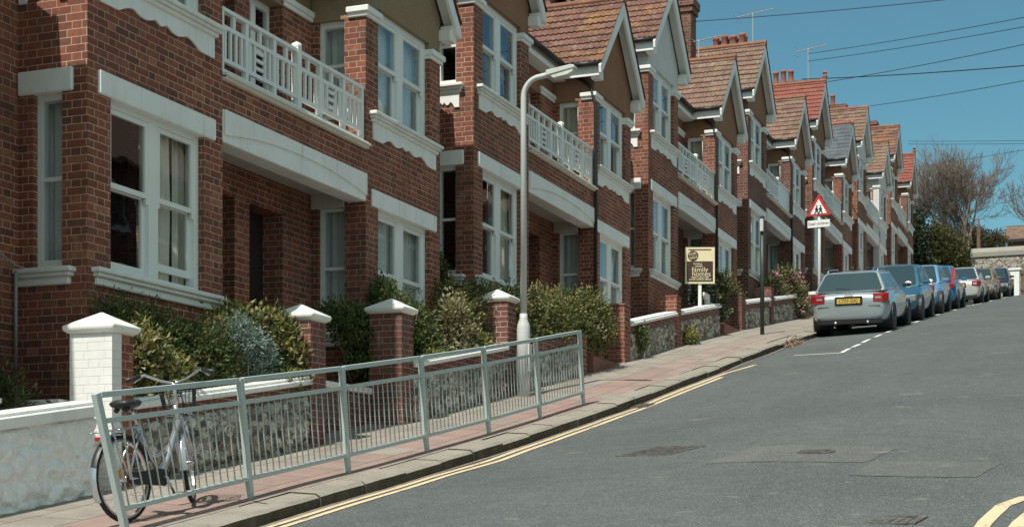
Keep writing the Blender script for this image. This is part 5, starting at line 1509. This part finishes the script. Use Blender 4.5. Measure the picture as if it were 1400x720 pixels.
aerial('television aerial above the three red chimney pots', -1.7, 58.2, 15.8, 1.75, 1)
b = MB(); b.lathe([(.02, 0), (.16, .02), (.27, .075), (.275, .085), (.16, .04), (.02, .02)], (0, 0, 0), 'y', 20); b.tube([(0, .0, 0), (0, .2, -.05), (-.25, .25, -.1)], .018, 6)
ds = b.build('satellite_dish', flat('dark_dish', (.07, .07, .072), .5), smooth=True); ds.location = (-.42, 24.2, LZ[1] + 2.45); ds.rotation_euler = (R(20), 0, R(25)); tag(ds, 'dark satellite dish in the recess right of the lamp head', 'satellite dish')
for nm, pts, lab in (('wall_cable', [(-.78, 11.30, 7.5), (-.775, 11.30, 4), (-.775, 11.35, 2.6), (-.72, 11.9, 2.35), (-.6, 12.02, 2.3)], 'thin grey cable clipped to the brick strip at the left edge'),
                     ('wall_cable', [(-.78, 11.05, 7.5), (-.775, 11.08, 3), (-.775, 11.2, 2.0), (-.7, 11.6, 1.6)], 'second thin cable hanging loose lower on the left brick strip')):
    b = MB(); b.tube(pts, .009, 5); tag(b.build(nm, M['grey_pipe'], smooth=True), lab, 'cable')
b = MB(); b.tube([(-.74, 11.93, 2.3), (-.74, 11.93, 1.35)], .016, 6); tag(b.build('wall_pipe', M['grey_pipe'], smooth=True), 'short pale pipe below the narrow side window at the left', 'pipe')

# ------------------------------------------------------------------ the other side of the street (seen in the window panes)
OPP = ['cream rendered', 'red brick', 'orange brick', 'white rendered', 'dark brick', 'red brick with brown door', 'buff rendered']
for i in range(7):
    ya = 18 + i * 9.0; zg = road_z(15, ya + 4) + .1
    o = thing('terraced_house', OPP[i] + ' house across the street, %s from the junction' % ['first', 'second', 'third', 'fourth', 'fifth', 'sixth', 'seventh'][i], 'house', (18, ya, zg))
    wm = [M['dash_gold'], M['brick'], M['brick_pier'], M['dash_white'], M['brick_dark'], M['brick'], M['dash_brown']][i]
    b = MB(); b.box(0, 7, 0, 8.6, -2.5, 5.6); b.build('wall', wm, o)
    b = MB(); b.prism([(-.4, 5.5), (3.5, 8.3), (7.4, 5.5), (7.4, 5.35), (3.5, 8.1), (-.4, 5.35)], -.1, 8.7, 'y'); b.build('roof', [M['tile'], M['slate'], M['tile_brown']][i % 3], o)
    for (y0, z0, w_, h_) in ((.8, .9, 1.5, 1.6), (5.6, .9, 1.5, 1.6), (.8, 3.5, 1.5, 1.4), (3.6, 3.5, 1.2, 1.4), (5.6, 3.5, 1.5, 1.4)):
        b = MB(); b.box(-.06, .02, y0, y0 + w_, z0, z0 + h_); f_ = b.build('window_frame', M['frame'], o)
        b = MB(); b.box(-.075, -.061, y0 + .1, y0 + w_ - .1, z0 + .1, z0 + h_ - .1); b.build('window_pane', carglass, f_)
    b = MB(); b.box(-.05, .02, 3.7, 4.6, 0, 2.1); b.build('door', M['door'], o)
    b = MB(); b.box(3.0, 4.0, -.3, .5, 7.0, 9.6); b.build('chimney_stack', M['brick_dark'], o)
# ------------------------------------------------------------------ light, sky, camera
EL, AZ = R(57), R(7)
w = bpy.data.worlds.new('World'); scene.world = w; w.use_nodes = True
nt = w.node_tree; bg = nt.nodes['Background']; sk = nt.nodes.new('ShaderNodeTexSky')
sk.sky_type = 'NISHITA'; sk.sun_disc = False; sk.sun_elevation = EL; sk.sun_rotation = math.atan2(-math.sin(AZ), -math.cos(AZ))
sk.air_density = 1.0; sk.dust_density = .7; sk.ozone_density = 2.2; sk.altitude = 50
tn = nt.nodes.new('ShaderNodeMix'); tn.data_type = 'RGBA'; tn.blend_type = 'MULTIPLY'; tn.inputs[0].default_value = 1
tn.inputs[7].default_value = (.61, .965, .845, 1)
nt.links.new(sk.outputs[0], tn.inputs[6]); 
def wn(ty, **kw):
    n_ = nt.nodes.new(ty)
    for k_, v_ in kw.items(): setattr(n_, k_, v_)
    return n_
# unseen bright cloud, added behind and right to lift the shaded house fronts
tc = wn('ShaderNodeTexCoord'); dt = wn('ShaderNodeVectorMath', operation='DOT_PRODUCT'); dt.inputs[1].default_value = Vector((.80, -.38, .46)).normalized()
nt.links.new(tc.outputs['Generated'], dt.inputs[0])
cn = wn('ShaderNodeTexNoise'); cn.inputs['Scale'].default_value = 2.6; cn.inputs['Detail'].default_value = 7; cn.inputs['Roughness'].default_value = .6
nt.links.new(tc.outputs['Generated'], cn.inputs['Vector'])
ma = wn('ShaderNodeMath', operation='MULTIPLY_ADD'); ma.inputs[1].default_value = .7; nt.links.new(cn.outputs['Fac'], ma.inputs[0]); nt.links.new(dt.outputs['Value'], ma.inputs[2])
mr = wn('ShaderNodeMapRange', interpolation_type='SMOOTHSTEP'); mr.inputs[1].default_value = .72; mr.inputs[2].default_value = 1.02; nt.links.new(ma.outputs[0], mr.inputs[0])
cm = wn('ShaderNodeMix', data_type='RGBA'); nt.links.new(mr.outputs[0], cm.inputs[0]); nt.links.new(tn.outputs[2], cm.inputs[6]); cm.inputs[7].default_value = (3.9, 5.1, 5.1, 1)
nt.links.new(cm.outputs[2], bg.inputs[0]); bg.inputs[1].default_value = .078
sun = bpy.data.lights.new('sun', 'SUN'); sun.energy = 3.6; sun.angle = R(.5); sun.color = (1, .95, .87)
so = bpy.data.objects.new('sun', sun); COL.objects.link(so)
dv_ = Vector((math.sin(AZ) * math.cos(EL), math.cos(AZ) * math.cos(EL), -math.sin(EL)))
so.rotation_euler = dv_.to_track_quat('-Z', 'Y').to_euler(); so.location = (0, -10, 30)
cam = bpy.data.cameras.new('camera'); co = bpy.data.objects.new('camera', cam); COL.objects.link(co)
co.location = (9, 0, 0); co.rotation_euler = (R(90), 0, math.atan(820 / 2100.))
cam.sensor_width = 36; cam.lens = 2100 / 1400 * 36; cam.shift_y = 340 / 1400; cam.clip_end = 3000; cam.clip_start = .1
scene.camera = co
scene.render.engine = 'CYCLES'
vs_ = scene.view_settings; vs_.view_transform = 'Standard'; vs_.look = 'None'; vs_.exposure = .5; vs_.gamma = 1
scene.render.resolution_x = 1024; scene.render.resolution_y = 526
